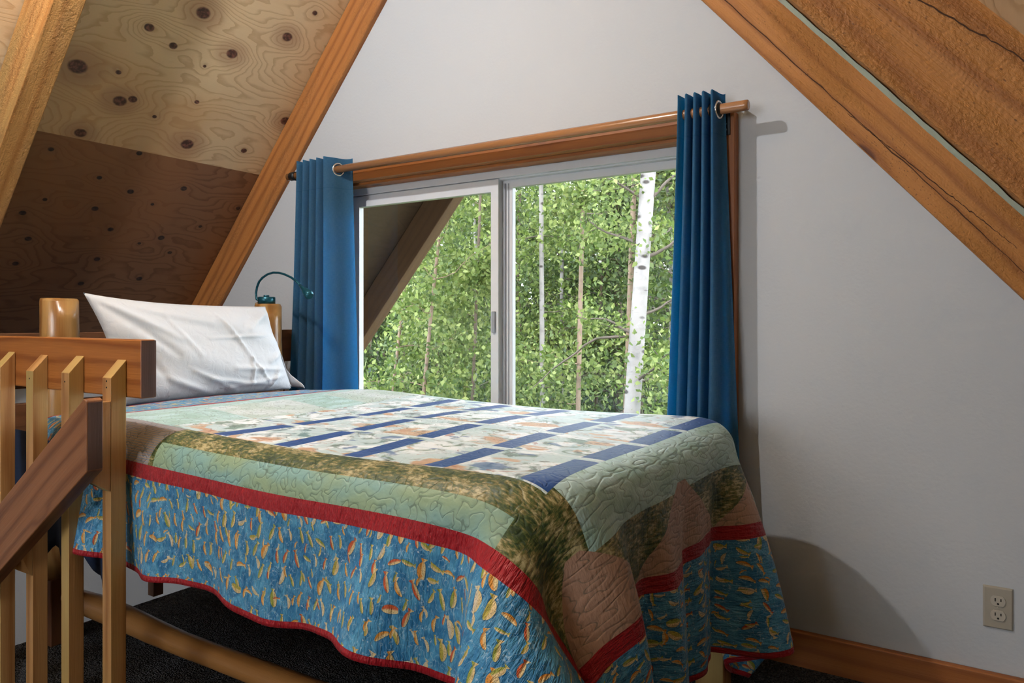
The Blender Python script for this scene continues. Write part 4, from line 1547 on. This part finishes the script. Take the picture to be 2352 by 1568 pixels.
# spruce with drooping lacy twigs right of centre
def spruce(px, Z, r0, seed, label):
    rng = np.random.RandomState(seed)
    p = at(px, 735, Z)
    t = thing('spruce_tree', label, 'tree', (p.x, p.y, GZ), FG)
    H = 9.5
    tube('trunk', [(p.x, p.y, GZ + H * i / 10) for i in range(11)], [r0 * (1 - 0.07 * i) for i in range(11)], M['bark'], t, 12)
    bv, bf, bu, cen = [], [], [], []
    for b in range(110):
        f = rng.uniform(0.08, 0.98)
        th = rng.rand() * 2 * PI
        L = 1.7 * (1.12 - f) + 0.3
        pp = []
        for i in range(8):
            s = i / 7
            pp.append(Vector((p.x + math.cos(th) * L * s, p.y + math.sin(th) * L * s, GZ + H * f - 0.35 * L * s + 0.25 * L * s * s + rng.randn() * 0.02)))
        vv, ff, uu = tube_data(pp, [0.012 * (1 - 0.8 * i / 7) for i in range(8)], 4, False)
        o = len(bv)
        bv += vv
        bf += [tuple(i + o for i in q) for q in ff]
        bu += uu
        for q in pp[2:]:
            for k in range(14):
                cen.append((q.x + rng.randn() * 0.09, q.y + rng.randn() * 0.09, q.z - abs(rng.randn()) * 0.14))
    mesh_obj('crown', bv, bf, M['twig'], t, bu)
    leaves_mesh('foliage', np.array(cen), 0.10, M['needle'], t, rng, 2.0, 0.16)


spruce(1420, 12.5, 0.10, 31, 'dark lacy spruce behind the thick birch, left of it')
spruce(1545, 14.0, 0.10, 32, 'dark spruce at the right edge of the view, partly behind the curtain')

# the mass of the wood: individual trees in two belts
labels_mid = 'leafy green tree in the middle belt of the forest'
labels_far = 'dense tree in the far belt of the forest'
rng0 = np.random.RandomState(77)
k = 0
for i in range(15):
    q = -1.12 + 0.88 * (i + 0.5) / 15 + rng0.uniform(-0.02, 0.02)
    D = rng0.uniform(9.5, 14.5)
    tree('leafy_tree', labels_mid, q * D, D, rng0.uniform(0.035, 0.06), rng0.uniform(6.2, 7.4), (rng0.uniform(-.03, .03), rng0.uniform(-.03, .03)), M['bark'] if i % 3 else M['birch'],
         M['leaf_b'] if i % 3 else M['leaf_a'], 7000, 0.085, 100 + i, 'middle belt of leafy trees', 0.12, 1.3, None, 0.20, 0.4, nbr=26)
for i in range(17):
    q = -1.18 + 1.0 * (i + 0.5) / 17 + rng0.uniform(-0.02, 0.02)
    D = rng0.uniform(17.0, 25.0)
    tree('forest_tree', labels_far, q * D, D, rng0.uniform(0.06, 0.10), rng0.uniform(8.2, 10.0), (rng0.uniform(-.03, .03), rng0.uniform(-.03, .03)), M['bark'],
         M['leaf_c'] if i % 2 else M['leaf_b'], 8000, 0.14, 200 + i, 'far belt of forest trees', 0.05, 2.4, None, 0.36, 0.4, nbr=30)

rng1 = np.random.RandomState(5)
N = 60000
D = rng1.uniform(7.5, 27.0, N)
q = rng1.uniform(-1.2, -0.15, N)
hgt_ = GZ + np.abs(rng1.randn(N)) * (0.75 + np.maximum(D - 13, 0) * 0.13) + 0.45 * np.sin(q * 40 + D) * np.sin(D * 2.0) + 0.3
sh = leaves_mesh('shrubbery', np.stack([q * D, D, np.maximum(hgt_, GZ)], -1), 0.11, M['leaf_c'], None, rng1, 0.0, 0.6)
tag(sh, 'low leafy undergrowth covering the forest floor under the trees', 'undergrowth', kind='stuff')


N = 26000
D = rng1.uniform(30.0, 42.0, N)
q = rng1.uniform(-1.3, -0.1, N)
ztop = 6.2 + 1.8 * np.sin(q * 23) + 1.2 * np.sin(q * 57 + 1) + 0.8 * np.sin(q * 131)
tl = leaves_mesh('treeline', np.stack([q * D, D, GZ + rng1.rand(N) ** 0.8 * ztop], -1), 0.42, M['leaf_c'], None, rng1, 0.2, 0.6)
tag(tl, 'distant mass of dark foliage closing the view behind the forest trees', 'treeline', kind='stuff')


def soil_mat():
    m = Mat('forest_soil')
    x, y, z = m.coord('Object')
    n = m.noise(m.vec(x, y, z), 3, 5)
    return m.done(m.bsdf(m.mix(n, (0.05, 0.07, 0.03), (0.10, 0.12, 0.05)), 0.95, n, 0.05, 1.0))


gr = mesh_obj('ground', [(-90, 2.55, GZ), (60, 2.55, GZ), (60, 90, GZ), (-90, 90, GZ)], [(0, 1, 2, 3)], soil_mat())
struct(gr)
